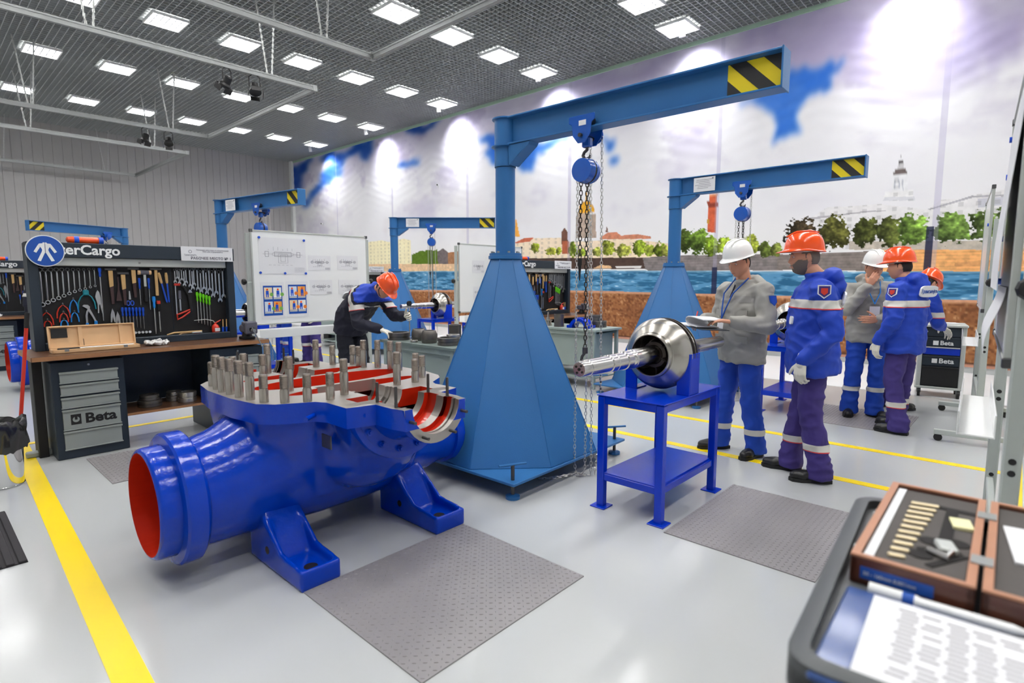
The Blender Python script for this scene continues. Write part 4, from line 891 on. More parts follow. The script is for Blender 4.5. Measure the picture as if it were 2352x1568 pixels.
# ---------------------------------------------------------------- tool workbench
def overalls(b, s):
    """white boiler-suit pictogram, in the xz plane"""
    def q(pts, y=0): b.loft([[(p[0]*s, y-.001, p[1]*s) for p in pts], [(p[0]*s, y+.001, p[1]*s) for p in pts]])
    for m in (-1, 1):
        q([(m*.01, .56), (m*.10, .56), (m*.12, .50), (m*.30, .48), (m*.36, .40), (m*.2, .18), (m*.16, .06), (m*.2, -.08), (m*.46, -.66), (m*.28, -.70), (m*.03, -.14), (m*.01, -.14)])
        q([(m*.30, .48), (m*.36, .40), (m*.62, -.06), (m*.48, -.14), (m*.27, .22)])
def make_bench(label):
    t = thing('workbench', label, 'workbench', (.66, 5.75, 0), 0, 'dark steel tool workbenches')
    B().b2((0, 0, .845), (1.89, .72, .885)).build('worktop', m_wood, t, 0, .006, 2)
    B().b2((.004, -.0025, .848), (1.886, 0, .882)).build('edge_band', m_ply, t, 0); B().b2((-.0025, .004, .848), (0, .716, .882)).build('edge_band', m_ply, t, 0)
    DR = [(.737, .640), (.629, .537), (.522, .430), (.420, .244), (.236, .078)]
    for cx in (.12, 1.34):
        cb = B().b2((cx, .08, .0), (cx+.51, .68, .82)).build('drawer_cabinet', m_navy, t, 0, .006)
        for k, (z1, z0) in enumerate(DR):
            d = B().b2((cx+.055, .066, z0), (cx+.455, .082, z1))
            d.b2((cx+.05, .052, z1-.016), (cx+.46, .07, z1)); d.b2((cx+.05, .056, z0), (cx+.46, .07, z0+.010))
            d = d.build('drawer', m_drawer, cb, 0, .002)
            if k == 3:
                text('Beta', .115, m_black, cb, (cx+.20, .0645, (z0+z1)/2-.005), name='brand_lettering', bold=.0035, sx=1.08)
                e = B(); e.b2((cx+.105, .0635, z0+.045), (cx+.175, .0655, z1-.045)); e.build('brand_emblem', m_black, cb, 0)
                e = B(); e.lathe([(0, .024), (.002, .024)], (cx+.14, .063, (z0+z1)/2), (cx+.14, .07, (z0+z1)/2), 16); e.b2((cx+.131, .0622, (z0+z1)/2+.004), (cx+.149, .0634, (z0+z1)/2+.006)); e.build('emblem_mark', m_drawer, cb, 0)
                e = B().b2((cx+.131, .0605, (z0+z1)/2-.002), (cx+.149, .0625, z1-.045)).build('emblem_slot', m_black, cb, 0)
        B().cyl((cx+.255, .066, .785), (cx+.255, .081, .785), .009, n=12).build('lock', m_galv, cb)
    B().b2((.03, .28, 0), (.095, .48, .845)).build('leg', m_black, t, 0, .004); B().b2((1.80, .28, 0), (1.85, .48, .845)).build('leg', m_black, t, 0, .004)
    B().b2((-.05, .33, .0), (.6, .40, .05)).build('foot_bar', m_drawer, t, 0, .01)
    sh = B().b2((.63, .10, .285), (1.34, .62, .310)).build('lower_shelf', m_wood, t, 0, .003); B().b2((.632, .0975, .287), (1.338, .10, .308)).build('shelf_edge', m_ply, sh, 0)
    B().b2((.63, .62, .31), (1.34, .64, .84)).build('back_panel', m_navy, t, 0)
    # tool cabinet
    B().b2((.085, .44, .885), (.155, .66, 1.81)).build('cabinet_side', m_navy, t, 0, .004); B().b2((1.675, .44, .885), (1.745, .66, 1.81)).build('cabinet_side', m_navy, t, 0, .004)
    B().b2((.155, .53, .95), (1.675, .545, 1.62)).build('pegboard', m_peg, t, 0)
    B().b2((.155, .44, .885), (1.675, .60, .95)).build('cabinet_base', m_navy, t, 0, .004)
    B().b2((.155, .46, 1.615), (1.675, .60, 1.69)).build('shutter', m_alu, t, 0, .006)
    B().cyl((.90, .452, 1.652), (.90, .462, 1.652), .008).build('shutter_lock', m_galv, t)
    hd = B().b2((.085, .42, 1.69), (1.745, .60, 1.815)).build('header', m_navy, t, 0, .004)
    text('MasterCargo', .118, m_white, hd, (.115, .4185, 1.752), name='header_lettering', bold=.003)
    for xx in (.56, 1.17): B().b2((xx, .528, 1.0), (xx+.004, .5305, 1.60)).build('panel_joint', m_navy, t, 0)
    return t
bench = make_bench('first tool workbench on the left, with tools on black pegboard')
BD = [(0, 6.55, 'second tool workbench at the left edge, beyond the first', 'second bench'), (5.9, 0, 'tool workbench behind the nearest crane, beside the mural', 'bench by the mural'), (6.15, 6.2, 'tool workbench half hidden behind the left whiteboard', 'bench behind the whiteboard')]
BO = [Vector((0, 0, 0))]+[Vector((a, b_, 0)) for a, b_, c, d in BD]
BN = ['first bench']+[d for a, b_, c, d in BD]
for a, b_, c, d in BD: copy_tree(bench, shift=(a, b_, 0), label=c)
def spread(o, lab, which=(1, 2, 3)):
    """label a tool on the first bench and copy it to the others"""
    o['label'] = lab % BN[0]
    for k in which: copy_tree(o, shift=BO[k], label=lab % BN[k])
    return o
def W_(x, z, y=.512): return (.66+x, 5.75+y, z)
# signs on the cabinets
def round_sign():
    t = thing('round_sign', 'x', 'sign', W_(.205, 1.738, .405), 0, 'round blue clothing signs')
    B().cyl((0, .010, 0), (0, .004, 0), .132, n=48).build('rim', m_white, t); B().cyl((0, .004, 0), (0, .0, 0), .124, n=48).build('disc', m_blue, t)
    b = B(); overalls(b, .125); o = b.build('pictogram', m_white, t, 0); o.location = (0, -.001, 0)
    o = B().b2((.0, -.0045, -.02), (.002, -.0022, .06)).build('zip', m_inkd, t, 0)
    return t
spread(round_sign(), 'round blue sign with white overalls on the %s')
def plate():
    t = thing('name_plate', 'x', 'sign', W_(1.485, 1.752, .41), 0, 'white bench name plates')
    B().box((0, 0, 0), (.485, .006, .14)).build('board', m_paper, t, 0)
    text('РАБОЧЕЕ МЕСТО № 1', .036, m_inkd, t, (.225, -.004, -.045), align='RIGHT', name='lettering', bold=.0005)
    text('Площадка обучения по направлению\nПАО «АК «Транснефть»', .017, m_ink, t, (.05, -.004, .03), align='CENTER', name='small_lettering')
    text('Транснефть', .02, m_ink, t, (-.16, -.004, -.012), align='CENTER', name='company_lettering')
    B().lathe([(0, .016), (.002, .016), (.002, .011), (0, .011), (0, .016)], (-.16, -.004, .02), (-.16, 1, .02), 20, caps=False).build('logo_ring', m_ink, t, 0)
    return t
pl1 = spread(plate(), 'white name plate on the header of the %s')
def roll():
    t = thing('orange_roll', 'x', 'roll', W_(.50, 1.845, .50), R(2), 'orange rolls on cabinet tops')
    B().lathe([(0, .01), (.01, .026), (.05, .030), (.12, .028), (.2, .031), (.25, .027), (.27, .01)], (-.135, 0, 0), (1, 0, 0), 14).build('roll', m_orange, t)
    for x in (-.08, .10): B().cyl((x, 0, 0), (x+.035, 0, 0), .0325, n=14).build('band', m_tblue, t)
    return t
spread(roll(), 'orange roll with blue bands lying on top of the %s')
# ---- tool kinds, all hanging in local xz plane from a root at their top
def hook(t): B().cyl((0, .0, .004), (0, .02, .004), .0025, n=6).build('peg', m_galv, t)
def ring_wrench(x, z, l, s):
    t = thing('ring_spanner', 'x', 'spanner', W_(x, z), 0, 'ring spanners on pegboards')
    def rg(zc, r): return B().lathe([(-.006*s, r*.62), (-.006*s, r), (.006*s, r), (.006*s, r*.62), (-.006*s, r*.62)], (0, 0, zc), (0, -1, zc), 14, caps=False)
    rg(-.0, .022*s).build('ring_end', m_tooldk, t); rg(-l, .020*s).build('ring_end', m_tool, t)
    B().tube([(0, 0, -.018*s), (0, -.008, -.05*s), (0, -.008, -l+.05*s), (0, 0, -l+.018*s)], [.006*s, .0075*s, .0075*s, .006*s], 6).build('shank', m_tool, t)
    return t
RW = [(.169, 1.582, .30), (.206, 1.582, .281), (.244, 1.582, .263), (.283, 1.583, .247), (.321, 1.583, .227), (.360, 1.584, .209), (.400, 1.584, .192), (.438, 1.585, .181), (.477, 1.585, .169), (.515, 1.59, .160), (.551, 1.592, .152)]
for k, (x, z, l) in enumerate(RW): spread(ring_wrench(x, z, l, 1.0-.05*k), ORD[k]+' ring spanner from the left on the %s pegboard')
def comb_wrench(x, z, l, s):
    t = thing('combination_spanner', 'x', 'spanner', W_(x, z, .505), 0, 'combination spanners on pegboards')
    B().lathe([(-.005*s, .010*s), (-.005*s, .017*s), (.005*s, .017*s), (.005*s, .010*s), (-.005*s, .010*s)], (0, 0, 0), (0, -1, 0), 12, caps=False).build('ring_end', m_tooldk, t)
    pl = [(-.006, -.015), (.006, -.015), (.006, -l/s+.026), (.017, -l/s+.014), (.02, -l/s-.004), (.012, -l/s-.016), (.008, -l/s-.002), (.0, -l/s+.006), (-.008, -l/s-.002), (-.012, -l/s-.016), (-.02, -l/s-.004), (-.017, -l/s+.014), (-.006, -l/s+.026)]
    b = B(); b.loft([[(p[0]*s, -.003*s, p[1]*s) for p in pl], [(p[0]*s, .003*s, p[1]*s) for p in pl]]); b.build('shank', m_tool, t, 0)
    return t
CW = [(1.204, 1.591, .118), (1.225, 1.598, .089), (1.241, 1.591, .132), (1.264, 1.602, .11), (1.285, 1.592, .153), (1.303, 1.602, .136), (1.338, 1.603, .171), (1.360, 1.593, .188), (1.375, 1.603, .158), (1.408, 1.604, .206), (1.437, 1.574, .204), (1.465, 1.604, .204), (1.490, 1.581, .226), (1.520, 1.602, .213), (1.548, 1.575, .248), (1.581, 1.602, .248), (1.615, 1.575, .299), (1.652, 1.60, .283)]
for k, (x, z, l) in enumerate(CW): spread(comb_wrench(x, z, l, .5+l*2.2), ORD[k]+' combination spanner from the left in the right-hand row of the %s', (1, 2) if k % 2 else (2,))
def pliers(name, x, z, l, w, mh, lab, mj=None, which=(1, 2)):
    t = thing(name, 'x', 'pliers', W_(x, z), 0, 'pliers on pegboards')
    B().sphere((0, 0, 0), (.008, .005, .012), 10, 6).build('jaw', mj or m_tooldk, t)
    for s in (-1, 1):
        B().tube([(s*.003, 0, -.01), (s*w*.30, 0, -l*.28), (s*w*.46, 0, -l*.6), (s*w*.5, 0, -l)], [.004, .0055, .006, .0055], 6).build('handle', mh, t)
    return spread(t, lab, which)
pliers('pincers', .306, 1.283, .125, .093, m_tred, 'large red-handled pliers in the middle left of the %s')
pliers('pincers', .189, 1.223, .12, .085, m_tred, 'red-handled pliers at the lower left corner of the %s')
pliers('pincers', .306, 1.213, .09, .06, m_tred, 'smaller red-handled pliers below the large ones on the %s')
pliers('pincers', .192, 1.150, .06, .05, m_tred, 'smallest red-handled pliers at the lower left of the %s', which=(1,))
pliers('pincers', .383, 1.328, .125, .062, m_tcyan, 'upper light blue pliers on the %s')
pliers('pincers', .384, 1.215, .095, .055, m_tcyan, 'lower light blue pliers on the %s')
pliers('pincers', .306, 1.150, .06, .05, m_tcyan, 'small light blue pliers under the red ones on the %s')
t = pliers('end_nippers', .478, 1.385, .155, .13, m_teal, 'teal nippers with wide handles on the %s', m_teal)
o = B().b2((-.022, -.01, -.03), (.022, .01, .02)).build('head', m_teal, t, 0, .008)
def flat(name, x, z, poly, th, m, lab, cat, which=(1, 2), y=.512, extra=None, grp=None):
    t = thing(name, 'x', cat, W_(x, z, y), 0, grp)
    b = B(); b.loft([[(p[0], -th/2, p[1]) for p in poly], [(p[0], th/2, p[1]) for p in poly]]); b.build('blade' if cat == 'snips' else 'body', m, t, 0, .001)
    if extra: extra(t)
    return spread(t, lab, which)
flat('water_pump_pliers', .455, 1.272, [(0, 0), (.03, -.002), (.045, -.02), (.042, -.035), (.075, -.12), (.085, -.15), (.07, -.15), (.055, -.11), (.03, -.06), (.022, -.10), (.022, -.18), (.008, -.18), (.006, -.10), (.015, -.06), (.025, -.04), (.0, -.02), (-.012, -.012)], .01, m_tool, 'slip-joint pliers hanging below the teal nippers on the %s', 'pliers', extra=lambda t: [B().b2((.068, -.008, -.185), (.092, .008, -.15)).build('grip', m_tcyan, t, 0, .003), B().b2((.004, -.008, -.19), (.026, .008, -.165)).build('grip', m_tcyan, t, 0, .003)])
flat('locking_pliers', .565, 1.402, [(0, 0), (.012, -.02), (.02, -.07), (.022, -.12), (.032, -.21), (.022, -.215), (.01, -.13), (.004, -.14), (.0, -.21), (-.01, -.21), (-.008, -.13), (-.022, -.06), (-.012, -.02)], .014, m_tool, 'locking grip pliers beside the long driver on the %s', 'pliers')
def driver(x, z, hl, hr, sl, m, lab, name='screwdriver', sr=.0035, m2=None, which=(1, 2)):
    t = thing(name, 'x', 'screwdriver', W_(x, z, .505), 0, 'screwdrivers on pegboards')
    B().lathe([(0, hr*.5), (.004, hr*.9), (hl*.25, hr), (hl*.45, hr*.8), (hl*.55, hr*.62), (hl*.8, hr*.75), (hl*.97, hr*.55), (hl, hr*.4)], (0, 0, 0), (0, 0, -1), 10).build('handle', m, t)
    B().tube([(0, 0, -hl), (0, 0, -hl-sl*.85), (0, 0, -hl-sl)], [sr, sr, sr*.6], 6).build('shaft', m_tool, t)
    if m2: B().cyl((0, 0, .0), (0, 0, -hl*.3), hr*1.04, n=10).build('cap', m2, t)
    return spread(t, lab, which)
driver(.592, 1.605, .085, .014, .40, m_tblue, 'long blue screwdriver reaching down the %s', sr=.005)
for k in range(7): driver(.744+.0278*k, 1.238-.001*k, .085, .0115, .075+.008*k, m_tblue, ORD[k]+' blue screwdriver from the left in the low row of the %s', which=(2,) if k % 2 else (1, 2))
driver(.897, 1.512, .105, .0115, .155, m_tblue, 'blue screwdriver left of the mallet on the %s'); driver(.974, 1.512, .105, .0115, .20, m_tblue, 'blue screwdriver right of the mallet on the %s')
driver(1.007, 1.335, .115, .016, .25, m_tcyan, 'large light blue screwdriver low in the middle of the %s', sr=.006)
driver(1.046, 1.292, .105, .016, .20, m_black, 'black and red screwdriver low in the middle of the %s', sr=.006, m2=m_tred)
for k in range(5): driver(1.395+.0287*k, 1.372-.011*k, .095, .0135, .22, m_tgreen, ORD[k]+' green-handled file from the left on the %s', 'file', .0055-.0006*k)
def hammer(x, z, l, lab, mw=None, split=True):
    t = thing('hammer', 'x', 'hammer', W_(x, z, .505), 0, 'hammers on pegboards')
    B().loft([[(-.018, -.008, 0), (.018, -.008, 0), (.018, .008, 0), (-.018, .008, 0)], [(-.015, -.007, -l*.5), (.017, -.007, -l*.46), (.017, .007, -l*.46), (-.015, .007, -l*.5)]]).build('grip', m_twood, t, 0, .003)
    B().loft([[(-.013, -.007, -l*.49), (.016, -.007, -l*.455), (.016, .007, -l*.455), (-.013, .007, -l*.49)], [(-.008, -.007, -l), (.014, -.007, -l), (.014, .007, -l), (-.008, .007, -l)]]).build('shaft', mw or m_tdw, t, 0, .003)
    B().b2((-.045, -.012, .002), (.045, .012, .022)).build('head', m_tooldk, t, 0, .003)
    return spread(t, lab, (1, 2))
hammer(.673, 1.579, .31, 'hammer with wood and dark handle, leftmost on the %s'); hammer(.769, 1.542, .285, 'hammer with wood and dark handle, second on the %s'); hammer(.854, 1.587, .262, 'hammer with wood and dark handle, left of the mallet on the %s')
t = thing('mallet', 'x', 'mallet', W_(.943, 1.563, .50), 0, 'mallets'); B().cyl((-.035, 0, 0), (.035, 0, 0), .022).build('head', m_inkd, t)
for s in (-1, 1): B().cyl((s*.035, 0, 0), (s*.055, 0, 0), .021).build('face', m_box, t)
B().b2((-.011, -.008, -.14), (.011, .008, -.01)).build('socket', m_alu, t, 0, .003); B().b2((-.013, -.01, -.28), (.013, .01, -.13)).build('grip', m_black, t, 0, .004)
spread(t, 'two-faced mallet with cream faces on the %s')
t = thing('wooden_hammer', 'x', 'hammer', W_(1.04, 1.60, .505), 0, None); B().b2((-.05, -.012, -.012), (.05, .012, .008)).build('head', m_tooldk, t, 0, .004); B().b2((-.013, -.008, -.26), (.013, .008, -.012)).build('shaft', m_twood, t, 0, .004); spread(t, 'hammer with plain pale wooden shaft on the %s')
for k, (x0, z0, x1, z1) in enumerate([(1.063, 1.564, 1.12, 1.27), (1.126, 1.564, 1.138, 1.273)]):
    t = thing('wood_chisel', 'x', 'chisel', W_(x0, z0, .505), 0, 'chisels'); d = Vector((x1-x0, 0, z1-z0))
    B().tube([(0, 0, 0), d*.1, d*.32, d*.36], [.010, .014, .012, .008], 8).build('handle', m_twood, t); B().tube([d*.36, d*.95, d], [.0075, .0085, .005], 6).build('blade', m_tblue, t); spread(t, ['left', 'right'][k]+' wooden-handled blue chisel on the %s')
t = thing('hand_brush', 'x', 'brush', W_(.725, 1.52, .505), 0, None); B().tube([(0, 0, 0), (.004, 0, -.06), (0, 0, -.13)], [.004, .006, .008], 6).build('handle', m_tdw, t); B().loft([[(-.008, -.006, -.13), (.008, -.006, -.13), (.008, .006, -.13), (-.008, .006, -.13)], [(-.022, -.008, -.22), (.022, -.008, -.22), (.022, .008, -.22), (-.022, .008, -.22)]]).build('bristles', m_tdw, t, 0); spread(t, 'dark brush hanging between the hammers on the %s')
t = thing('scissors', 'x', 'scissors', W_(.811, 1.39, .505), 0, None); B().loft([[(-.004, -.002, 0), (.004, -.002, 0), (.004, .002, 0), (-.004, .002, 0)], [(-.009, -.002, -.08), (.009, -.002, -.08), (.009, .002, -.08), (-.009, .002, -.08)]]).build('blades', m_tool, t, 0)
for s in (-1, 1): B().tube([(s*.016+.013*math.cos(a), 0, -.115+.022*math.sin(a)) for a in [2*PI*k/12 for k in range(12)]], .005, 6, closed=True).build('finger_loop', m_tblue, t)
spread(t, 'blue-handled scissors under the second hammer on the %s')
for k, x in enumerate((.667, .705)): flat('tin_snips', x, 1.232-.03*k, [(0, 0), (.014, -.04), (.018, -.08), (.02, -.13), (.008, -.13), (0, -.08), (-.008, -.13), (-.02, -.13), (-.016, -.06)], .008, m_tool, ['left', 'right'][k]+' snips with grey blades above the wooden case on the %s', 'snips', (2,), grp='snips')
t = thing('hacksaw', 'x', 'saw', W_(1.215, 1.44, .50), 0, None)
B().tube([(-.005, 0, 0), (.03, 0, .005), (.06, 0, -.02), (.10, 0, -.10), (.11, 0, -.2), (.115, 0, -.26)], [.008, .009, .011, .011, .011, .012], 8).build('frame', m_black, t)
B().b2((-.02, -.002, -.30), (-.010, .002, .02)).build('blade', m_tool, t, 0); B().b2((-.025, -.008, -.005), (.03, .008, .018)).build('nose', m_tred, t, 0, .003)
b = B(); b.tube([(-.015, 0, -.29), (-.012, 0, -.34), (.03, 0, -.32), (.10, 0, -.27), (.115, 0, -.24), (.07, 0, -.26), (.01, 0, -.285)], .0085, 8, closed=True); b.build('handle', m_tred, t)
spread(t, 'hacksaw with red handle and black frame on the %s')
t = thing('utility_knife', 'x', 'knife', W_(1.232, 1.388, .488), 0, None); B().loft([[(-.012, -.006, 0), (.012, -.006, 0), (.012, .006, 0), (-.012, .006, 0)], [(-.015, -.006, -.085), (.012, -.006, -.085), (.012, .006, -.085), (-.015, .006, -.085)]]).build('grip', m_inkd, t, 0, .004); B().b2((-.007, -.002, -.2), (.006, .002, -.085)).build('blade', m_tool, t, 0); spread(t, 'grey knife hanging inside the hacksaw frame on the %s')
t = thing('scraper', 'x', 'scraper', W_(1.331, 1.395, .50), 0, None); B().loft([[(-.02, -.003, -.03), (.02, -.003, -.03), (.02, .003, -.03), (-.02, .003, -.03)], [(-.006, -.003, 0), (.006, -.003, 0), (.006, .003, 0), (-.006, .003, 0)]]).build('blade', m_tool, t, 0); B().b2((-.012, -.008, -.2), (.012, .008, -.035)).build('grip', m_black, t, 0, .004); spread(t, 'scraper with black grip right of the hacksaw on the %s')
# loose things on the cabinet ledge
t = thing('oil_can', 'x', 'oil can', W_(1.547, .951, .485), 0, None)
B().lathe([(0, .034), (.004, .036), (.055, .036), (.075, .026), (.085, .012), (.10, .010)], (0, 0, 0), (0, 0, 1), 18).build('can', m_tred, t)
B().tube([(0, 0, .09), (-.02, 0, .12), (-.09, 0, .138), (-.2, 0, .132)], [.006, .005, .004, .003], 6).build('spout', m_alu, t); B().tube([(.0, 0, .095), (.03, 0, .11), (.055, 0, .125)], [.006, .007, .004], 6).build('lever', m_tred, t); B().b2((-.018, -.038, .01), (.03, -.0365, .045)).build('label', m_paper, t, 0)
spread(t, 'red oil can with long spout on the ledge of the %s')
for k, (x, l, z, m) in enumerate([(1.25, .32, .968, m_twood), (1.30, .20, .958, m_box)]):
    t = thing('hand_brush', 'x', 'brush', W_(x, z, .47+.02*k), 0, 'long brushes'); B().tube([(-l/2, 0, -.012), (-l*.3, 0, .004), (l/2, 0, .008)], [.006, .009, .006], 6).build('handle', m, t); B().b2((l*.2, -.012, -.012), (l*.5, .012, .002)).build('bristles', m_tred if k else m_alu, t, 0, .003)
    spread(t, ['long pale brush', 'shorter wooden brush'][k]+' lying on the ledge of the %s', (2,))
t = thing('socket_rail', 'x', 'socket set', W_(.86, .992, .50), 0, None); B().b2((-.11, -.004, -.006), (.11, .02, .004)).build('rail', m_black, t, 0)
for k in range(7): B().lathe([(0, .007), (.0, .012), (.018, .012), (.018, .007)], (-.09+.03*k, -.005, .0), (-.09+.03*k, -1, .2), 10).build('socket', m_tool, t)
spread(t, 'row of small chrome sockets low on the %s', (2,))
for k, x in enumerate((1.62, 1.655)):
    t = thing('paint_brush', 'x', 'brush', W_(x, .951, .49), 0, 'upright brushes'); B().cyl((0, 0, 0), (.004, 0, .05), .012, .012, 8).build('bristles', m_tblue, t); B().tube([(.004, 0, .05), (.006, 0, .13)], .006, 6).build('handle', m_twood, t); spread(t, ['left', 'right'][k]+' upright brush by the right end of the %s', (2,))
# bench vise
def vise():
    t = thing('bench_vise', 'x', 'vise', (.66+1.74, 5.75+.18, .885), R(-90), 'bench vises')
    g = m_inkd
    B().b2((-.06, -.06, 0), (.06, .06, .03)).build('base', m_black, t, 0, .006); B().lathe([(0, .05), (.05, .04)], (0, 0, .03), (0, 0, 1), 18).build('swivel', m_black, t)
    B().b2((-.07, -.045, .07), (.05, .045, .15)).build('body', g, t, 0, .012); B().b2((.02, -.06, .145), (.06, .06, .185)).build('fixed_jaw', g, t, 0, .008)
    B().b2((.07, -.06, .06), (.13, .06, .185)).build('moving_jaw', g, t, 0, .012); B().b2((-.12, -.03, .085), (.13, .03, .13)).build('slide', m_darkstud, t, 0, .006)
    B().cyl((.13, 0, .10), (.19, 0, .10), .016).build('screw', m_galv, t); h = B().tube([(.18, -.02, .13), (.18, .07, -.06)], .007, 8).build('handle', m_galv, t)
    B().sphere((.18, .07, -.06), .012, 8, 6).build('knob', m_galv, h)
    return t
spread(vise(), 'grey bench vise on the right end of the %s')
# wooden instrument case, bag, rings on the shelf
t = thing('instrument_case', 'open pale wooden case with calliper on the first bench', 'case', (.66+.47, 5.75+.22, .886), R(1.5))
w_, d_ = .63, .13
b = B(); b.b2((-w_/2, -d_/2, 0), (w_/2, d_/2, .006)); b.b2((-w_/2, -d_/2, 0), (w_/2, -d_/2+.012, .03)); b.b2((-w_/2, d_/2-.012, 0), (w_/2, d_/2, .03)); b.b2((-w_/2, -d_/2, 0), (-w_/2+.012, d_/2, .03)); b.b2((w_/2-.012, -d_/2, 0), (w_/2, d_/2, .03)); b.build('tray', m_box, t, 0, .002)
lid = B(); lid.X = Matrix.Translation((0, d_/2, .03)) @ Matrix.Rotation(R(-8), 4, 'X')
lid.b2((-w_/2, .016, 0), (w_/2, .022, .19)); lid.b2((-w_/2, -.006, 0), (w_/2, .022, .012)); lid.b2((-w_/2, -.006, .178), (w_/2, .022, .19)); lid.b2((-w_/2, -.006, 0), (-w_/2+.012, .022, .19)); lid.b2((w_/2-.012, -.006, 0), (w_/2, .022, .19))
ld = lid.build('lid', m_box, t, 0, .002)
for x0, x1, z0, z1, m in ((-.29, -.18, .09, .17, m_black), (-.105, -.075, .012, .178, m_box), (.195, .225, .012, .178, m_box), (-.103, -.07, .012, .07, m_black), (.197, .223, .012, .07, m_black)):
    q = B(); q.X = lid.X; q.b2((x0, .006 if m is m_black else .002, z0), (x1, .017, z1)); q.build('lid_block', m, ld, 0)
B().tube([(-.15, 0, .03), (.28, .01, .028)], .006, 6).build('calliper_beam', m_tool, t); B().b2((-.27, -.025, .012), (-.12, .02, .036)).build('calliper_head', m_black, t, 0, .004)
for x in (-.22, .2): B().b2((x-.015, -d_/2-.003, .012), (x+.015, -d_/2, .034)).build('latch', m_galv, t, 0)
def crumple(name, label, loc, rad, m, cat, seed, par='bag'):
    b = B(); b.sphere((0, 0, 0), rad, 44, 26); o = b.build(name, m, None, 20)
    for v in o.data.vertices:
        p = v.co; n = noise.noise_vector(p*26+Vector((seed, 0, 0)))+.6*noise.noise_vector(p*60+Vector((seed, 3, 0))); v.co = p+Vector((n.x*.8, n.y*.8, n.z*.9))*rad[2]; v.co.z = max(v.co.z, -rad[2]*.6)
    o.location = loc; return tag(o, label, cat)
m_plastic = mt('clear_plastic_bag', (226, 226, 224), .12, 0, .1, 40, coat=.6)
crumple('parts_bag', 'crumpled clear plastic bag of parts on the first bench top', (.66+.94, 5.75+.25, .905), (.10, .06, .026), m_plastic, 'bag', 3)
crumple('parts_bag', 'crumpled plastic wrap on the second bench top', (.66+.35, 12.3+.25, .905), (.12, .07, .03), m_plastic, 'bag', 9)
for k, (x, y, z, r, h, lb) in enumerate([(.86, .30, .31, .10, .06, 'lower dark ring left on the shelf of the first bench'), (.86, .30, .371, .08, .05, 'upper dark ring stacked left on the shelf of the first bench'), (1.10, .40, .31, .075, .055, 'ring standing behind on the shelf of the first bench'), (1.10, .40, .366, .07, .04, 'ring stacked on the rear ring on the shelf'), (1.17, .26, .31, .082, .10, 'grooved ring right on the shelf of the first bench')]):
    ring_part('bearing_ring', lb, hollow(h, r, r*.6, ((h*.4, r), (h*.42, r*.94), (h*.55, r*.94), (h*.58, r))), (.66+x, 5.75+y, z), m_partlt if k > 1 else m_part, grp='rings on the bench shelf')

# ---------------------------------------------------------------- people
from mathutils.bvhtree import BVHTree
def head_shape(b, X, n=56, m=44):
    old = b.X; b.X = old @ X
    vs = []; fs = []
    g = lambda a, s: math.exp(-(a/s)**2)
    def pos(x, y, z):
        p = Vector((x*.076, y*.097, z*.120))
        if z < 0: p.x *= 1-.22*z*z; p.y += .010*(-z)
        if y < 0 and z < -.2: p.y *= 1-.3*(-z-.2)
        if y > 0:
            if -.040 < p.z < .026:
                t = (.026-p.z)/.058; gg = t**1.25 if t < .92 else (1.1-t)*5
                p.y += .027*max(gg, 0)*g(p.x, .0085+.006*max(t, 0)**2)
            p.y += .006*g(p.z-.032, .009)*g(p.x, .05)-.0085*(g(p.x-.031, .014)*g(p.z-.014, .011)+g(p.x+.031, .014)*g(p.z-.014, .011))
            p.y += .006*g(p.z+.056, .006)*g(p.x, .020)+.005*g(p.z+.069, .005)*g(p.x, .017)-.003*g(p.z+.0625, .003)*g(p.x, .022)
            p.y += .010*g(p.z+.095, .017)*g(p.x, .024)
            p.x *= 1+.05*g(p.z+.02, .03)
        return p
    vs.append(pos(0, 0, -1))
    for i in range(1, m):
        t = -PI/2+PI*i/m
        for k in range(n):
            a = 2*PI*k/n; vs.append(pos(math.cos(t)*math.cos(a), math.cos(t)*math.sin(a), math.sin(t)))
    vs.append(pos(0, 0, 1)); e = len(vs)-1
    for k in range(n):
        l = (k+1) % n; fs.append((0, 1+l, 1+k)); fs.append((e, 1+(m-2)*n+k, 1+(m-2)*n+l))
        for i in range(m-2): fs.append((1+i*n+k, 1+i*n+l, 1+(i+1)*n+l, 1+(i+1)*n+k))
    b.add(vs, fs)
    for s in (-1, 1): b.sphere((s*.078, -.008, .002), (.009, .019, .031), 12, 8)
    b.X = old
    return vs, fs
def hand(b, wrist, d, nrm, side, curl=.5, sc=1.0, fan=.06, thumb=.6):
    """five-fingered hand: d fingers' direction, nrm side the fingers curl to, side +1/-1 puts the thumb"""
    d = Vector(d).normalized(); nrm = Vector(nrm); nrm = (nrm-d*nrm.dot(d)).normalized(); s = d.cross(nrm)*side
    w = Vector(wrist); L_ = [.044, .049, .046, .036]
    for k in range(4):
        off = (k-1.5)*.0205*sc
        kn = w+d*(.088-.006*abs(k-1.2))*sc-s*off
        b.rcone(w+d*.012-s*off*.55, kn, .0155*sc, .0125*sc, 10)
        p = kn; dr = (d-s*off/.02*fan*.5).normalized(); ang = 0
        for j, q in enumerate((1, .66, .55)):
            ang += curl*(.75 if j == 0 else 1.0)
            dd = dr*math.cos(ang)+nrm*math.sin(ang); e = p+dd*L_[k]*q*sc
            b.rcone(p, e, (.0098-.0012*j)*sc, (.0088-.0012*j)*sc, 10); p = e
    p = w+d*.025*sc+s*.022*sc; dd = (s*.75+d*.62+nrm*.25*thumb).normalized()
    for j, q in enumerate((.042, .032, .026)):
        e = p+dd*q*sc; b.rcone(p, e, (.0145-.002*j)*sc, (.0125-.002*j)*sc, 10); p = e; dd = (dd+d*.35+nrm*.3*thumb).normalized()
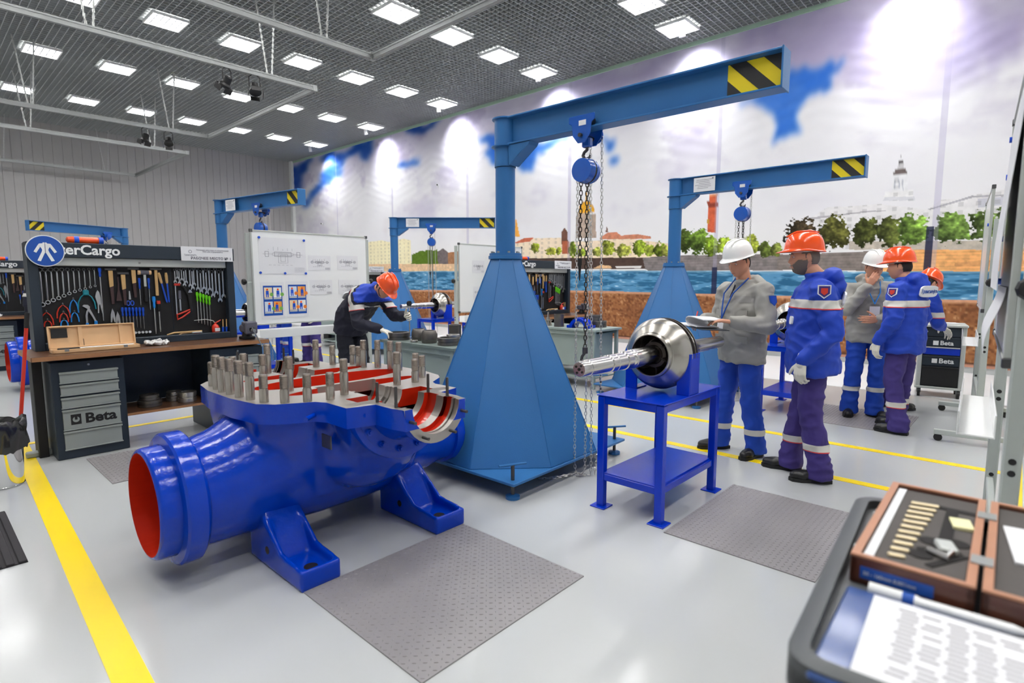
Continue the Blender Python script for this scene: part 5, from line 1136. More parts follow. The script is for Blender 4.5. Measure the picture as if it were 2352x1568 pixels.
def tube_loft(b, secs, n=24):
    """secs: (centre, rx, ry, forward axis); rings perpendicular to the spine"""
    rings = []
    for i, (c, rx, ry) in enumerate(secs):
        c = Vector(c); a = Vector(secs[max(i-1, 0)][0]); e = Vector(secs[min(i+1, len(secs)-1)][0]); up = (e-a).normalized()
        rt_ = Vector((1, 0, 0)); fw_ = up.cross(rt_).normalized(); rt_ = fw_.cross(up).normalized()
        rings.append([c+rt_*rx*math.cos(2*PI*k/n)+fw_*ry*math.sin(2*PI*k/n) for k in range(n)])
    b.loft(rings)
def crease(o, amp, f, seed):
    me = o.data; n = len(me.vertices)
    co = np.empty(n*3, np.float32); me.vertices.foreach_get('co', co); co = co.reshape(-1, 3).astype(float)
    no = np.empty(n*3, np.float32); me.vertex_normals.foreach_get('vector', no); no = no.reshape(-1, 3)
    nz = noise.noise; d = np.empty(n)
    for i, (x, y, z) in enumerate(co.tolist()):
        k = nz((x*f*1.3+seed, y*f*1.3, z*f*.7+x*3))+.5*nz((x*f*2.6+seed, y*f*2.6, z*f*1.9-y*5))
        r = 1-abs(nz((x*f*.9+3*seed, y*f*.9, z*f*1.6+x*2)))*2.4
        d[i] = amp*(k*.5+max(r, 0)*.9-.3)
    co = co+no*d[:, None]; me.vertices.foreach_set('co', co.astype(np.float32).ravel()); me.update()
def slice_band(src, p, nrm, wd, m, parent, name='reflective_band', off=.004, keep=None):
    bm = bmesh.new(); bm.from_mesh(src.data); nrm = Vector(nrm).normalized(); p = Vector(p)
    bmesh.ops.bisect_plane(bm, geom=bm.verts[:]+bm.edges[:]+bm.faces[:], plane_co=p+nrm*wd/2, plane_no=nrm, clear_outer=True)
    bmesh.ops.bisect_plane(bm, geom=bm.verts[:]+bm.edges[:]+bm.faces[:], plane_co=p-nrm*wd/2, plane_no=-nrm, clear_outer=True)
    if keep:
        bmesh.ops.delete(bm, geom=[f for f in bm.faces if not keep(f.calc_center_median())], context='FACES')
    if not bm.faces: bm.free(); return None
    bm.normal_update()
    for v in bm.verts: v.co += v.normal*off
    left = set(bm.faces); res = None
    while left:                                        # one object for each separate strip
        st = [left.pop()]; isl = [st[0]]
        while st:
            f = st.pop()
            for ed in f.edges:
                for g in ed.link_faces:
                    if g in left: left.discard(g); st.append(g); isl.append(g)
        if len(isl) < 8: continue
        vs = sorted({v for f in isl for v in f.verts}, key=lambda v: v.index); ix = {v: k for k, v in enumerate(vs)}
        me = bpy.data.meshes.new(name); me.from_pydata([v.co[:] for v in vs], [], [[ix[v] for v in f.verts] for f in isl]); me.materials.append(m); me.update(); me.shade_smooth()
        res = link(name, me, parent)
    bm.free()
    return res
def decal(src, p, dirn, poly, layers, parent, name, txt=None):
    """a flat sewn patch laid on the surface found from p along dirn; layers = (scale, material)"""
    me = src.data; bv = BVHTree.FromPolygons([v.co for v in me.vertices], [q.vertices for q in me.polygons])
    hit = bv.ray_cast(Vector(p), Vector(dirn).normalized())
    if hit[0] is None: return
    c, nn = hit[0], -Vector(dirn).normalized()
    nn = (hit[1]*.6+nn*.4).normalized() if hit[1].dot(nn) > 0 else nn
    up = Vector((0, 0, 1)); up = (up-nn*up.dot(nn)).normalized(); rt_ = up.cross(nn)
    first = None
    for k, (s, m) in enumerate(layers):
        b = B(); q0 = c+nn*(.006+.0016*k)
        b.loft([[q0+rt_*x*s+up*y*s for x, y in poly], [q0-nn*.012+rt_*x*s+up*y*s for x, y in poly]])
        o = b.build(name if k == 0 else 'patch_layer', m, parent if k == 0 else first, 0); first = first or o
    if txt:
        M = Matrix((rt_, up, nn)).transposed().to_4x4(); M.translation = c+nn*.0085
        t = text(txt[0], txt[1], txt[2], first, (0, 0, 0), (0, 0, 0), align='CENTER'); t.matrix_local = M
SHIELD = [(-.5, .55), (.5, .55), (.5, -.2), (0, -.6), (-.5, -.2)]
OVAL = [(.5*math.copysign(abs(math.cos(a))**.5, math.cos(a)), .5*math.copysign(abs(math.sin(a))**.5, math.sin(a))) for a in [2*PI*k/20 for k in range(20)]]
def add_helmet(t, X, m, name='helmet'):
    n = 40; rings = []
    def ring(tq, inn=0):
        out = []
        for k in range(n):
            a = 2*PI*k/n; ca, sa = math.cos(a), math.sin(a)
            r = max(math.cos(tq*PI/2), 0)**.62
            x, y = ca*(.112-inn)*r, sa*(.138-inn)*r+.004; z = .028+(.132-inn)*math.sin(tq*PI/2)
            z += .005*math.exp(-(x/.018)**2)*(tq > .25)*(1-inn/.005)+(.010*math.exp(-((a-PI/2)/.9)**2) if tq == 0 else 0)
            out.append((x, y, z))
        return out
    def rim(dr, dz):
        out = []
        for k in range(n):
            a = 2*PI*k/n; ca, sa = math.cos(a), math.sin(a)
            pk = max(0, math.sin(a))**2.2
            x, y = ca*(.112+dr*.5), sa*(.138+dr*.5)+.004+pk*dr*2.4; out.append((x, y, .022+dz+pk*.004*1-dr*pk*.35-.018*max(0, -math.sin(a))))
        return out
    rings = [rim(.022, -.006), rim(.022, -.001), rim(.004, .006)]+[ring(q) for q in (.04, .16, .3, .45, .6, .74, .86, .95, .995)]
    b = B(); b.X = X
    b.loft(rings, caps=True)
    o = b.build(name, m, t, 50)
    s = o.modifiers.new('s', 'SUBSURF'); s.levels = 1; s.render_levels = 1
    b = B(); b.X = X
    for s_ in (-1, 1):
        b.tube([(s_*.03, .12, .152-.02), (s_*.032, .06, .166-.004), (s_*.034, -.03, .168-.004), (s_*.034, -.09, .146)], [.003, .006, .006, .003], 8)
    b.build('ridge', m, o)
    b = B(); b.X = X; b.loft([[(.086*math.cos(2*PI*k/28), .106*math.sin(2*PI*k/28)-.004, .010) for k in range(28)], [(.09*math.cos(2*PI*k/28), .11*math.sin(2*PI*k/28)-.002, .04) for k in range(28)]], caps=False)
    b.build('headband', m_reflect, o)
    b = B(); b.X = X
    b.tube([(.082, .0, .02), (.082, .012, -.05), (.06, .05, -.10), (0, .075, -.122), (-.06, .05, -.10), (-.082, .012, -.05), (-.082, .0, .02)], .004, 6)
    return o, b
def person(label, loc, face, P, jack, trou, helm, glove=False, hair=m_hair, beard=None, vox=.006, strap=False, boots=True, seed=1, hood=True, collar=None):
    """face: heading in degrees of local +y, measured from world +x; P: pose"""
    t = thing('person', label, 'person', loc, R(face-90))
    sp = P['spine']                                     # hem, waist, chest, neck points
    hp, yaw, pit, rol = P['head']
    XH = Matrix.Translation(hp) @ Matrix.Rotation(R(yaw), 4, 'Z') @ Matrix.Rotation(R(pit), 4, 'X') @ Matrix.Rotation(R(rol), 4, 'Y')
    b = B(); head_shape(b, XH)
    nk = Vector(sp[3]); b.rcone(XH @ Vector((0, -.02, -.06)), nk, .054, .062, 16)
    b.rcone(nk, sp[1], .06, .07, 10)
    LS = P['legs']
    for hipp, kn, an in LS: b.rcone(sp[1], hipp, .05, .04, 8); b.rcone(hipp, kn, .035, .03, 8); b.rcone(kn, an, .03, .03, 8)
    gl = []
    for side, (sh, el, wr, hd, hn, cu) in zip((1, -1), P['arms']):
        b.rcone(Vector(sp[2]), sh, .04, .03, 8); b.rcone(sh, el, .03, .027, 8); b.rcone(el, wr, .027, .027, 10)
        if glove:
            g = B(); hand(g, wr, hd, hn, side, cu, 1.13); g.rcone(Vector(wr)-Vector(hd).normalized()*.04, Vector(wr)+Vector(hd).normalized()*.02, .034, .032, 12); gl.append(g)
        else: hand(b, wr, hd, hn, side, cu)
    bo = b.build('body', m_skin, t, 60); remesh(bo, vox, 2, .4); shade(bo.data, 80)
    for g in gl:
        o = g.build('glove', m_glove, t, 60); remesh(o, .0055, 2, .4); shade(o.data, 80)
    # eyes, brows
    for s in (-1, 1):
        e = B(); e.X = XH; e.sphere((s*.031, .0815, .012), (.0105, .0092, .0042), 12, 8); e = e.build('eye', m_paper, t)
        i = B(); i.X = XH; i.sphere((s*.031, .0872, .0115), (.005, .0042, .0038), 10, 6); i.build('iris', m_hair, e)
        w_ = B(); w_.X = XH; w_.tube([(s*.014, .100, .032), (s*.032, .0985, .037), (s*.048, .088, .032)], [.003, .004, .0025], 6); w_.build('eyebrow', hair, t)
    l_ = B(); l_.X = XH; l_.tube([(-.019, .094, -.062), (0, .103, -.061), (.019, .094, -.062)], [.002, .0042, .002], 6); l_.build('lips', mt('lips', (176, 110, 96), .5), t)
    vs, fs = head_shape(B(), Matrix.Identity(4), 96, 72)
    def region(fn, off, m, name):
        keep = [f for f in fs if fn(sum((vs2[i] for i in f), Vector())/len(f))]
        if not keep: return
        q = B(); q.X = XH; us = sorted({i for f in keep for i in f}); ix = {a: k for k, a in enumerate(us)}
        q.add([vs2[i]*(1+off/max(vs2[i].length, .05)) for i in us], [tuple(ix[i] for i in f) for f in keep])
        o = q.build(name, m, t, 80); sd = o.modifiers.new('so', 'SOLIDIFY'); sd.thickness = .006; sd.offset = -1
    tmp = B(); head_shape(tmp, Matrix.Identity(4), 96, 72); vs2 = [Vector(v) for v in tmp.v[:len(vs)]]
    region(lambda c: (c.y < .010+.008*noise.noise(c*80) and c.z > -.045 and not (abs(c.x) > .06 and -.03 < c.y and c.z < .0)) or c.z > .07 or (c.y < .035+.006*noise.noise(c*80) and c.z > .03), .004, hair, 'hair')
    if beard: region(lambda c: c.y > -.002 and c.z < -.047+.034*min(1, max(0, (abs(c.x)-.022)/.04))**1.5+.004*noise.noise(c*90) and not (abs(c.x) < .024 and -.073 < c.z < -.052), .0045, beard, 'beard')
    # jacket
    b = B(); tk = P.get('bulk', 1.0)
    h0, w0, c0, n0 = [Vector(q) for q in sp]
    fwd = (n0-c0).normalized().cross(Vector((1, 0, 0)))*-1
    tube_loft(b, [(h0, .205*tk, .150*tk), (h0.lerp(w0, .5), .205*tk, .155*tk), (w0, .200*tk, .150*tk), (w0.lerp(c0, .5), .205*tk, .150*tk), (c0, .205*tk, .145*tk), (c0.lerp(n0, .55), .185*tk, .118*tk), (c0.lerp(n0, .85), .115, .085), (n0, .075, .075), (n0+(n0-c0).normalized()*.028, .073, .073)])
    for side, (sh, el, wr, hd, hn, cu) in zip((1, -1), P['arms']):
        sh, el, wr = Vector(sh), Vector(el), Vector(wr)
        b.rcone(c0.lerp(n0, .45), sh, .085, .082); b.rcone(sh, el, .082, .070); b.rcone(el, el.lerp(wr, .93), .070, .052)
    if hood:
        up = (n0-c0).normalized(); bk = Vector((0, -1, 0)); bk = (bk-up*bk.dot(up)).normalized()
        b.sphere(n0+bk*.095-up*.0, (.135, .075, .065), 16, 10); b.sphere(n0+bk*.135-up*.085, (.105, .055, .10), 14, 8)
    up = (n0-c0).normalized(); fx = up.cross(Vector((1, 0, 0))); b.tube([n0+up*.012+Vector((1, 0, 0))*.078*math.cos(a)+fx*.076*math.sin(a) for a in [2*PI*k/16 for k in range(16)]], .015, 8, closed=True)
    jo = b.build('jacket', jack, t, 60); remesh(jo, .0115, 5, .5); crease(jo, .014, 8.5, seed); shade(jo.data, 80)
    # trousers
    b = B(); pe = Vector(P['pelvis'])
    b.sphere(pe, (.165, .125, .12), 18, 10)
    for hipp, kn, an in LS:
        hipp, kn, an = Vector(hipp), Vector(kn), Vector(an)
        b.rcone(hipp, kn, .100, .082); b.rcone(kn, an+Vector((0, 0, .03)), .082, .080); b.cyl(an+Vector((0, -.005, .06)), an+Vector((0, 0, -.06)), .085, .088, 16)
    tr = b.build('trousers', trou, t, 60); remesh(tr, .012, 5, .5); crease(tr, .013, 8, seed+5); shade(tr.data, 80)
    # boots
    for (hipp, kn, an), tw in zip(LS, P.get('toes', (8, -8))):
        an = Vector(an); f = B(); f.X = Matrix.Translation((an.x, an.y, 0)) @ Matrix.Rotation(R(-tw), 4, 'Z')
        f.rcone((0, -.03, .07), (0, .02, .12), .046, .048, 12); f.rcone((0, -.035, .05), (0, .10, .045), .042, .044, 12); f.rcone((0, .10, .045), (0, .165, .040), .046, .038, 12); f.rcone((-.015, .12, .04), (.015, .12, .04), .04, .04, 12)
        o = f.build('boot', m_boot, t, 60); remesh(o, .009, 3, .5); shade(o.data, 80)
        s_ = B(); s_.X = f.X; pl = [(-.03, -.085), (.03, -.085), (.045, -.04), (.042, .05), (.052, .13), (.035, .19), (0, .208), (-.035, .19), (-.052, .13), (-.042, .05), (-.045, -.04)]
        s_.prism(pl, 0, .026); s_.build('sole', m_black, o, 30)
        for v in o.data.vertices: v.co.z = max(v.co.z, .012)
    he, st = add_helmet(t, XH @ Matrix.Translation((0, .0, .034)) @ Matrix.Rotation(R(P.get('hpit', 0)), 4, 'X'), helm)
    if strap: st.build('chin_strap', m_black, t)
    return t, jo, tr, XH
def calf_bands(tr, t, z=.30, red=True):
    slice_band(tr, (0, 0, z), (0, 0, 1), .05, m_reflect, t, off=.004)
    if red: slice_band(tr, (0, 0, z-.029), (0, 0, 1), .007, m_piping, t, 'piping', .0045)
ST_LEGS = [((.095, 0, .93), (.115, .02, .50), (.13, -.01, .09)), ((-.095, 0, .93), (-.105, .03, .50), (-.11, .02, .09))]
# man in the white helmet reading papers
P = dict(spine=[(0, .0, .80), (0, .0, 1.05), (0, .0, 1.28), (0, .005, 1.465)], pelvis=(0, 0, .92), bulk=1.08,
         head=((0, .065, 1.635), 10, -17, 0), hpit=0, legs=[((.10, 0, .93), (.135, .03, .50), (.155, .06, .09)), ((-.10, 0, .93), (-.125, .0, .50), (-.145, -.06, .09))], toes=(14, -16),
         arms=[((.215, .0, 1.40), (.285, .02, 1.13), (.225, .245, 1.150), (-.35, .9, -.12), (-.25, 0, -1), .55), ((-.215, .0, 1.40), (-.31, .03, 1.13), (-.185, .28, 1.160), (.62, .75, .10), (.15, .1, -1), .35)])
pw, j, tr, XH = person('man in white helmet and grey jacket reading papers on a clipboard', (4.84, 1.78, 0), 152, P, m_jgrey, m_tblueT, m_hwhite, seed=2)
calf_bands(tr, pw, .22, False)
slice_band(j, (0, 0, 1.335), (0, 0, 1), .055, mt('jacket_mid_grey', (148, 147, 144), .7), pw, 'chest_band', .003, keep=lambda c: abs(c.x) < .2)
for s in (-1, 1): decal(j, (s*.11, .6, 1.22), (0, -1, 0), [(-.5, .2), (.5, .2), (.5, -.15), (.0, -.28), (-.5, -.15)], [(.13, m_jgrey)], pw, 'pocket_flap')
for s in (-1, 1): decal(j, (s*.11, .6, 1.00), (0, -1, 0), [(-.5, .2), (.5, .2), (.5, -.2), (-.5, -.2)], [(.15, m_jgrey)], pw, 'pocket_flap')
decal(j, (-.8, .0, 1.33), (1, 0, 0), SHIELD, [(.075, m_blue), (.06, m_tblue)], pw, 'sleeve_badge')
decal(j, (0, .6, 1.40), (0, -1, 0), [(-.02, .5), (.02, .5), (.02, -.5), (-.02, -.5)], [(.12, m_jnavy)], pw, 'open_collar')
b = B(); b.tube([(.075, .03, 1.51), (.06, .16, 1.38), (.04, .19, 1.25), (.03, .20, 1.17)], .006, 6); b.tube([(-.075, .03, 1.51), (-.05, .165, 1.38), (.0, .19, 1.25), (.03, .20, 1.17)], .006, 6); b.build('lanyard', m_blue, pw)
B().box((.035, .205, 1.125), (.07, .003, .09), 0, R(8)).build('badge', m_paper, pw, 0)
# clipboard, papers, pen held by him
def held(person_, name, label, cat):
    t = thing(name, label, cat, person_.location, person_.rotation_euler.z); return t
t = held(pw, 'clipboard', 'clipboard with open stack of white papers held by the reading man', 'clipboard')
M = Matrix.Translation((.04, .40, 1.105)) @ Matrix.Rotation(R(3), 4, 'X') @ Matrix.Rotation(R(-4), 4, 'Y')
b = B(); b.X = M; b.box((0, 0, 0), (.38, .27, .004)); b.build('board', m_navy, t, 0)
b = B(); b.X = M; b.box((.09, 0, .006), (.20, .25, .007)); b.build('lower_sheets', m_paper, t, 0)
b = B(); b.X = M; prof = [(-.09, .008), (.0, .010), (.045, .020), (.066, .042), (.060, .066), (.034, .078), (-.02, .080), (-.09, .076), (-.15, .073)]
b.loft([[(x, -.11, z), (x, .11, z), (x+.002, .11, z+.007), (x+.002, -.11, z+.007)] for x, z in prof]); b.build('folded_sheets', m_paper, t, 50)
t = held(pw, 'red_pen', 'red pen in the right hand of the reading man', 'pen')
B().tube([(.155, .375, 1.125), (.195, .315, 1.225)], .0055, 8).build('barrel', m_tred, t); B().tube([(.155, .375, 1.125), (.150, .383, 1.113)], [.004, .001], 6).build('tip', m_black, t)
# bearded man in orange helmet, in profile
P = dict(spine=[(0, -.015, .80), (0, .01, 1.06), (0, -.005, 1.31), (0, .0, 1.52)], pelvis=(0, 0, .93), bulk=1.18,
         head=((0, .085, 1.655), 8, -3, 0), legs=[((.10, 0, .94), (.11, .04, .51), (.11, .10, .09)), ((-.10, 0, .94), (-.11, .0, .51), (-.115, -.08, .09))], toes=(8, -10),
         arms=[((.225, -.01, 1.42), (.33, -.16, 1.16), (.24, .02, .96), (-.1, .5, -.8), (-.8, .2, -.2), .5), ((-.225, -.01, 1.42), (-.29, -.10, 1.13), (-.26, .09, .915), (.0, .10, -1), (.6, -.5, 0), .62)])
po, j, tr, XH = person('bearded man in orange helmet and blue jacket watching the reader', (4.60, 1.17, 0), 110, P, m_jblue, m_tpurple, m_orange, glove=True, beard=m_beard, hair=m_beard, seed=4)
calf_bands(tr, po, .27)
def blue_bands(j, t, z):
    slice_band(j, (0, 0, z), (0, 0, 1), .058, m_reflect, t, off=.0045); slice_band(j, (0, 0, z-.033), (0, 0, 1), .008, m_piping, t, 'piping', .005)
blue_bands(j, po, 1.325)
decal(j, (-.8, -.02, 1.415), (1, 0, 0), SHIELD, [(.082, m_paper), (.068, m_tpurple), (.042, m_tred)], po, 'sleeve_badge')
decal(j, (-.11, .7, 1.20), (0, -1, 0), OVAL, [(.06, m_paper)], po, 'chest_logo')
decal(j, (0, -.7, 1.36), (0, 1, 0), [(x*1, y*.36) for x, y in OVAL], [(.30, m_paper)], po, 'back_patch', ('Транснефть', .05, m_blue))
# second man in white helmet, hand on his chin
P = dict(spine=[(0, .0, .82), (0, .0, 1.06), (0, .0, 1.30), (0, .02, 1.49)], pelvis=(0, 0, .93), bulk=1.04,
         head=((0, .065, 1.615), 10, -14, 0), legs=ST_LEGS, toes=(16, -30),
         arms=[((.205, .0, 1.39), (.25, .16, 1.17), (.085, .235, 1.43), (-.45, .1, .85), (-.3, -1, 0), .45), ((-.205, .0, 1.39), (-.26, .05, 1.12), (-.02, .24, 1.08), (.9, .2, 0), (0, -1, 0), .4)])
p3, j, tr, XH = person('man in white helmet and grey jacket holding a hand to his mouth', (7.10, 1.27, 0), 205, P, m_jgrey, m_tblueT, m_hwhite, seed=7)
calf_bands(tr, p3, .31, False)
for s in (-1, 1): decal(j, (s*.11, .6, 1.24), (0, -1, 0), [(-.5, .2), (.5, .2), (.5, -.15), (.0, -.28), (-.5, -.15)], [(.13, m_jgrey)], p3, 'pocket_flap')
b = B(); b.tube([(.07, .04, 1.50), (.05, .155, 1.36), (.0, .175, 1.24)], .006, 6); b.tube([(-.07, .04, 1.50), (-.05, .155, 1.36), (.0, .175, 1.24)], .006, 6); b.build('lanyard', m_tcyan, p3)
bg = B().box((0, .188, 1.155), (.095, .003, .12)).build('badge', m_paper, p3, 0); B().box((0, .1865+.004, 1.11), (.095, .002, .03)).build('badge_print', m_blue, bg, 0)
t = held(p3, 'compact_camera', 'small silver camera hanging at the chest of the man touching his mouth', 'camera')
B().box((-.045, .215, 1.095), (.075, .03, .05)).build('body', m_darkstud, t, 0, .006); B().lathe([(0, .02), (.012, .02), (.014, .014)], (-.045, .23, 1.095), (-.045, 1, 1.095), 16).build('lens', m_black, t)
# man in orange helmet seen from behind
P = dict(spine=[(0, .0, .79), (0, .0, 1.05), (0, .0, 1.30), (0, .02, 1.49)], pelvis=(0, 0, .93), bulk=1.12,
         head=((0, .075, 1.615), 14, -6, 0), legs=[((.10, 0, .93), (.10, .02, .50), (.12, .06, .09)), ((-.10, 0, .93), (-.11, .02, .50), (-.12, -.06, .09))], toes=(10, -10),
         arms=[((.215, .0, 1.40), (.29, -.05, 1.12), (.24, .08, .90), (-.05, .35, -.9), (-.8, .2, 0), .4), ((-.215, .0, 1.40), (-.29, -.03, 1.12), (-.25, .12, .90), (.0, .2, -1), (.7, -.4, 0), .55)])
p4_, j, tr, XH = person('man in orange helmet and blue hooded jacket turned half away', (6.62, .88, 0), 76, P, m_jblue, m_tpurple, m_orange, glove=True, seed=11)
calf_bands(tr, p4_, .29); blue_bands(j, p4_, 1.27)
decal(j, (-.8, -.0, 1.375), (1, 0, 0), SHIELD, [(.078, m_paper), (.064, m_tpurple), (.04, m_tred)], p4_, 'sleeve_badge')
decal(j, (0, -.7, 1.385), (0, 1, 0), [(x*1, y*.36) for x, y in OVAL], [(.30, m_paper)], p4_, 'back_patch', ('Транснефть', .05, m_blue))
# stooping man behind him at the tool trolley
BEND = dict(spine=[(0, -.02, .84), (0, .02, 1.05), (0, .20, 1.26), (0, .36, 1.38)], pelvis=(0, 0, .95),
         head=((0, .46, 1.44), 0, -35, 0), legs=ST_LEGS, arms=[((.20, .26, 1.28), (.26, .30, 1.02), (.16, .52, .95), (0, .8, -.4), (0, -.2, -1), .5), ((-.20, .26, 1.28), (-.26, .30, 1.02), (-.16, .52, .95), (0, .8, -.4), (0, -.2, -1), .5)])
p5_, j, tr, XH = person('stooping man whose orange helmet shows behind the hooded jacket', (7.75, 1.12, 0), -30, BEND, m_jblue, m_tpurple, m_orange, glove=True, vox=.009, seed=13)
calf_bands(tr, p5_, .30); blue_bands(j, p5_, 1.10)
# worker bending over the parts table with a bore gauge
P = dict(spine=[(0, -.06, .86), (0, -.01, 1.06), (0, .20, 1.27), (0, .40, 1.38)], pelvis=(0, -.06, .93), bulk=1.1,
         head=((0, .525, 1.40), 0, -52, 0), legs=[((.10, -.05, .93), (.11, -.02, .50), (.12, -.06, .09)), ((-.10, -.05, .93), (-.11, .02, .50), (-.12, .0, .09))],
         arms=[((.20, .28, 1.27), (.26, .36, 1.00), (.13, .58, .935), (-.2, .9, -.25), (0, -.2, -1), .45), ((-.20, .28, 1.27), (-.20, .50, 1.06), (-.12, .72, 1.08), (.1, .95, .05), (.9, 0, -.25), .8)])
p6_, j, tr, XH = person('worker in navy and blue suit bending over the parts table', (3.68, 5.98, 0), -80, P, m_jnavy, mt('trousers_navy', (24, 26, 40), .75), m_orange, glove=True, strap=True, seed=17, hood=False)
sd = Vector((0, .20, .11)).normalized()
yk = slice_band(j, Vector((0, .37, 1.365)), sd, .17, m_jblue, p6_, 'blue_yoke', .003, keep=lambda c: c.z > 1.24)
slice_band(j, Vector((0, .245, 1.30)), sd, .055, m_reflect, p6_, off=.005, keep=lambda c: c.z > 1.18); slice_band(j, Vector((0, .212, 1.282)), sd, .008, m_piping, p6_, 'piping', .005, keep=lambda c: c.z > 1.18)
slice_band(j, (0, 0, 1.13), (0, -.15, 1), .055, m_reflect, p6_, off=.005, keep=lambda c: abs(c.x) > .13 and c.y > .22); slice_band(j, (0, 0, 1.10), (0, -.15, 1), .008, m_piping, p6_, 'piping', .005, keep=lambda c: abs(c.x) > .13 and c.y > .22)
decal(j, (0, -.35, 1.75), (0, .6, -.75), [(x*1, y*.36) for x, y in OVAL], [(.30, m_paper)], p6_, 'back_patch', ('Транснефть', .05, m_blue))
t = held(p6_, 'bore_gauge', 'dial bore gauge held upright by the bending worker', 'gauge')
gx, gy = -.10, .815
B().tube([(gx, gy, .86), (gx, gy, 1.20)], .007, 8).build('stem', m_tool, t); B().cyl((gx, gy+.012, 1.225), (gx, gy-.012, 1.225), .030, n=20).build('dial', m_black, t); B().tube([(gx, gy, 1.05), (gx, gy, 1.14)], .011, 8).build('grip', m_tooldk, t)
# men behind the left whiteboard and at the second bench
P0 = dict(spine=[(0, .0, .80), (0, .0, 1.05), (0, .0, 1.30), (0, .02, 1.49)], pelvis=(0, 0, .93), head=((0, .06, 1.62), 0, -8, 0), legs=ST_LEGS,
          arms=[((.21, .0, 1.40), (.28, .0, 1.12), (.22, .15, .92), (0, .35, -.9), (-.8, .2, 0), .4), ((-.21, .0, 1.40), (-.28, .0, 1.12), (-.22, .15, .92), (0, .35, -.9), (.8, .2, 0), .4)])
q1, j, tr, XH = person('man whose purple trouser legs show under the left whiteboard', (4.86, 9.25, 0), 200, P0, m_jblue, m_tpurple, m_orange, glove=True, vox=.01, seed=19); calf_bands(tr, q1, .36)
q2, j, tr, XH = person('man whose blue trouser leg shows left of the purple ones', (4.68, 9.95, 0), 0, P0, m_jblue, m_tblueT, m_orange, glove=True, vox=.01, seed=21); calf_bands(tr, q2, .36)
q3, j, tr, XH = person('man at the second bench, only his dark sleeve showing', (1.66, 11.85, 0), 95, P0, m_jnavy, m_tpurple, m_orange, glove=True, vox=.01, seed=23); slice_band(j, (0, 0, 1.25), (0, 0, 1), .055, m_reflect, q3, off=.005)

# ---------------------------------------------------------------- whiteboards
def magnets(t, pts, y):
    for x, z in pts: B().cyl((x, y, z), (x, y-.012, z), .014, n=12).build('magnet', m_tblue, t)
def make_board(label, loc, rz, w=1.50, z0=.98, z1=2.05, tz=.83, tx=0):
    """origin at the left post foot, board facing local -y, running along +x"""
    t = thing('mobile_whiteboard', label, 'whiteboard', loc, rz, 'mobile whiteboards')
    for x in (-.03, w+.03):
        p = B().box((x, .035, .79), (.06, .05, 1.36)).build('post', m_post, t, 0, .006)
        B().box((x, .035, 1.72), (.042, .032, .60)).build('inner_post', m_post, t, 0, .003)
        k = B(); k.lathe([(0, .018), (.012, .03), (.03, .038), (.045, .03), (.05, .012)], (x+(-.03 if x < .5 else .03), .035, 1.47), (x+(-1 if x < .5 else 1), .035, 1.47), 10); k.build('knob', m_knob, p, 20)
        f = B().box((x, .035, .085), (.05, .62, .045)).build('foot_bar', m_post, t, 0, .004)
        for yy in (-.24, .31):
            B().cyl((x-.014, yy, .034), (x+.014, yy, .034), .034, n=16).build('caster', m_knob, f)
        b = B()
        for zz in (.40, .44, .86, .90):
            for q in (-.0305, .0305): B().cyl((x+q-.001, .035, zz), (x+q+.001, .035, zz), .011, n=10).build('screw', m_knob, p, 0)
    B().box((w/2, 0, (z0+z1)/2), (w, .012, z1-z0)).build('panel', m_white, t, 0)
    fr = B()
    for z in (z0, z1): fr.box((w/2, 0, z), (w+.02, .024, .018))
    for x in (0, w): fr.box((x, 0, (z0+z1)/2), (.018, .024, z1-z0))
    fr = fr.build('frame', m_alu, t, 0, .003)
    for x in (0, w):
        for z in (z0, z1): B().box((x, 0, z), (.035, .03, .035)).build('corner', m_tooldk, fr, 0, .004)
    B().box((w/2, .03, .40), (w, .03, .05)).build('cross_bar', m_post, t, 0, .004)
    w2 = w-tx; tr = B(); tr.box((w2/2, -.06, tz), (w2, .12, .008)); tr.box((w2/2, -.118, tz+.045), (w2, .006, .10)); tr.box((w2/2, .0, tz+.045), (w2, .006, .10)); tr.build('tray', m_white, t, 0, .002)
    return t
def sheet(t, x0, z1, x1, z0, y=-.0075, name='drawing_sheet'): return B().b2((x0, y-.001, z0), (x1, y, z1)).build(name, m_paper, t, 0)
def drawing(s, x0, z1, x1, z0, seed, y=-.0092):
    r = random.Random(seed); w, h = x1-x0, z1-z0; cx, cz = (x0+x1)/2, z0+h*.55; b = B()
    def ln(xa, za, xb, zb, th=.0022): b.box(((xa+xb)/2, y, (za+zb)/2), (max(abs(xb-xa), th), .0012, max(abs(zb-za), th)))
    def rc(xa, za, xb, zb, th=.0022): ln(xa, za, xb, za, th); ln(xa, zb, xb, zb, th); ln(xa, za, xa, zb, th); ln(xb, za, xb, zb, th)
    rc(cx-w*.18, cz-h*.06, cx+w*.18, cz+h*.06, .004); rc(cx-w*.22, cz-h*.03, cx+w*.22, cz+h*.03); rc(cx-w*.10, cz-h*.24, cx+w*.10, cz); rc(cx-w*.05, cz-h*.20, cx+w*.05, cz-h*.02)
    for s_ in (-1, 1): rc(cx+s_*w*.30, cz-h*.07, cx+s_*w*.37, cz+h*.07, .004); ln(cx+s_*w*.22, cz, cx+s_*w*.42, cz)
    for k in range(6): ln(cx-w*.3+k*w*.1, cz+h*.10, cx-w*.3+k*w*.1, cz+h*(.12+.1*r.random())); ln(cx-w*.3+k*w*.09, cz-h*.3, cx-w*.25+k*w*.09, cz-h*.3)
    for k in range(5): ln(x1-w*.26, z0+h*(.06+.03*k), x1-w*.04, z0+h*(.06+.03*k), .0014)
    b.build('drawing_lines', m_ink, s, 0)
wb1 = make_board('large mobile whiteboard with drawings and blue posters beside the first bench', (2.745, 6.54, 0), 0)
def lx(x): return x-2.745
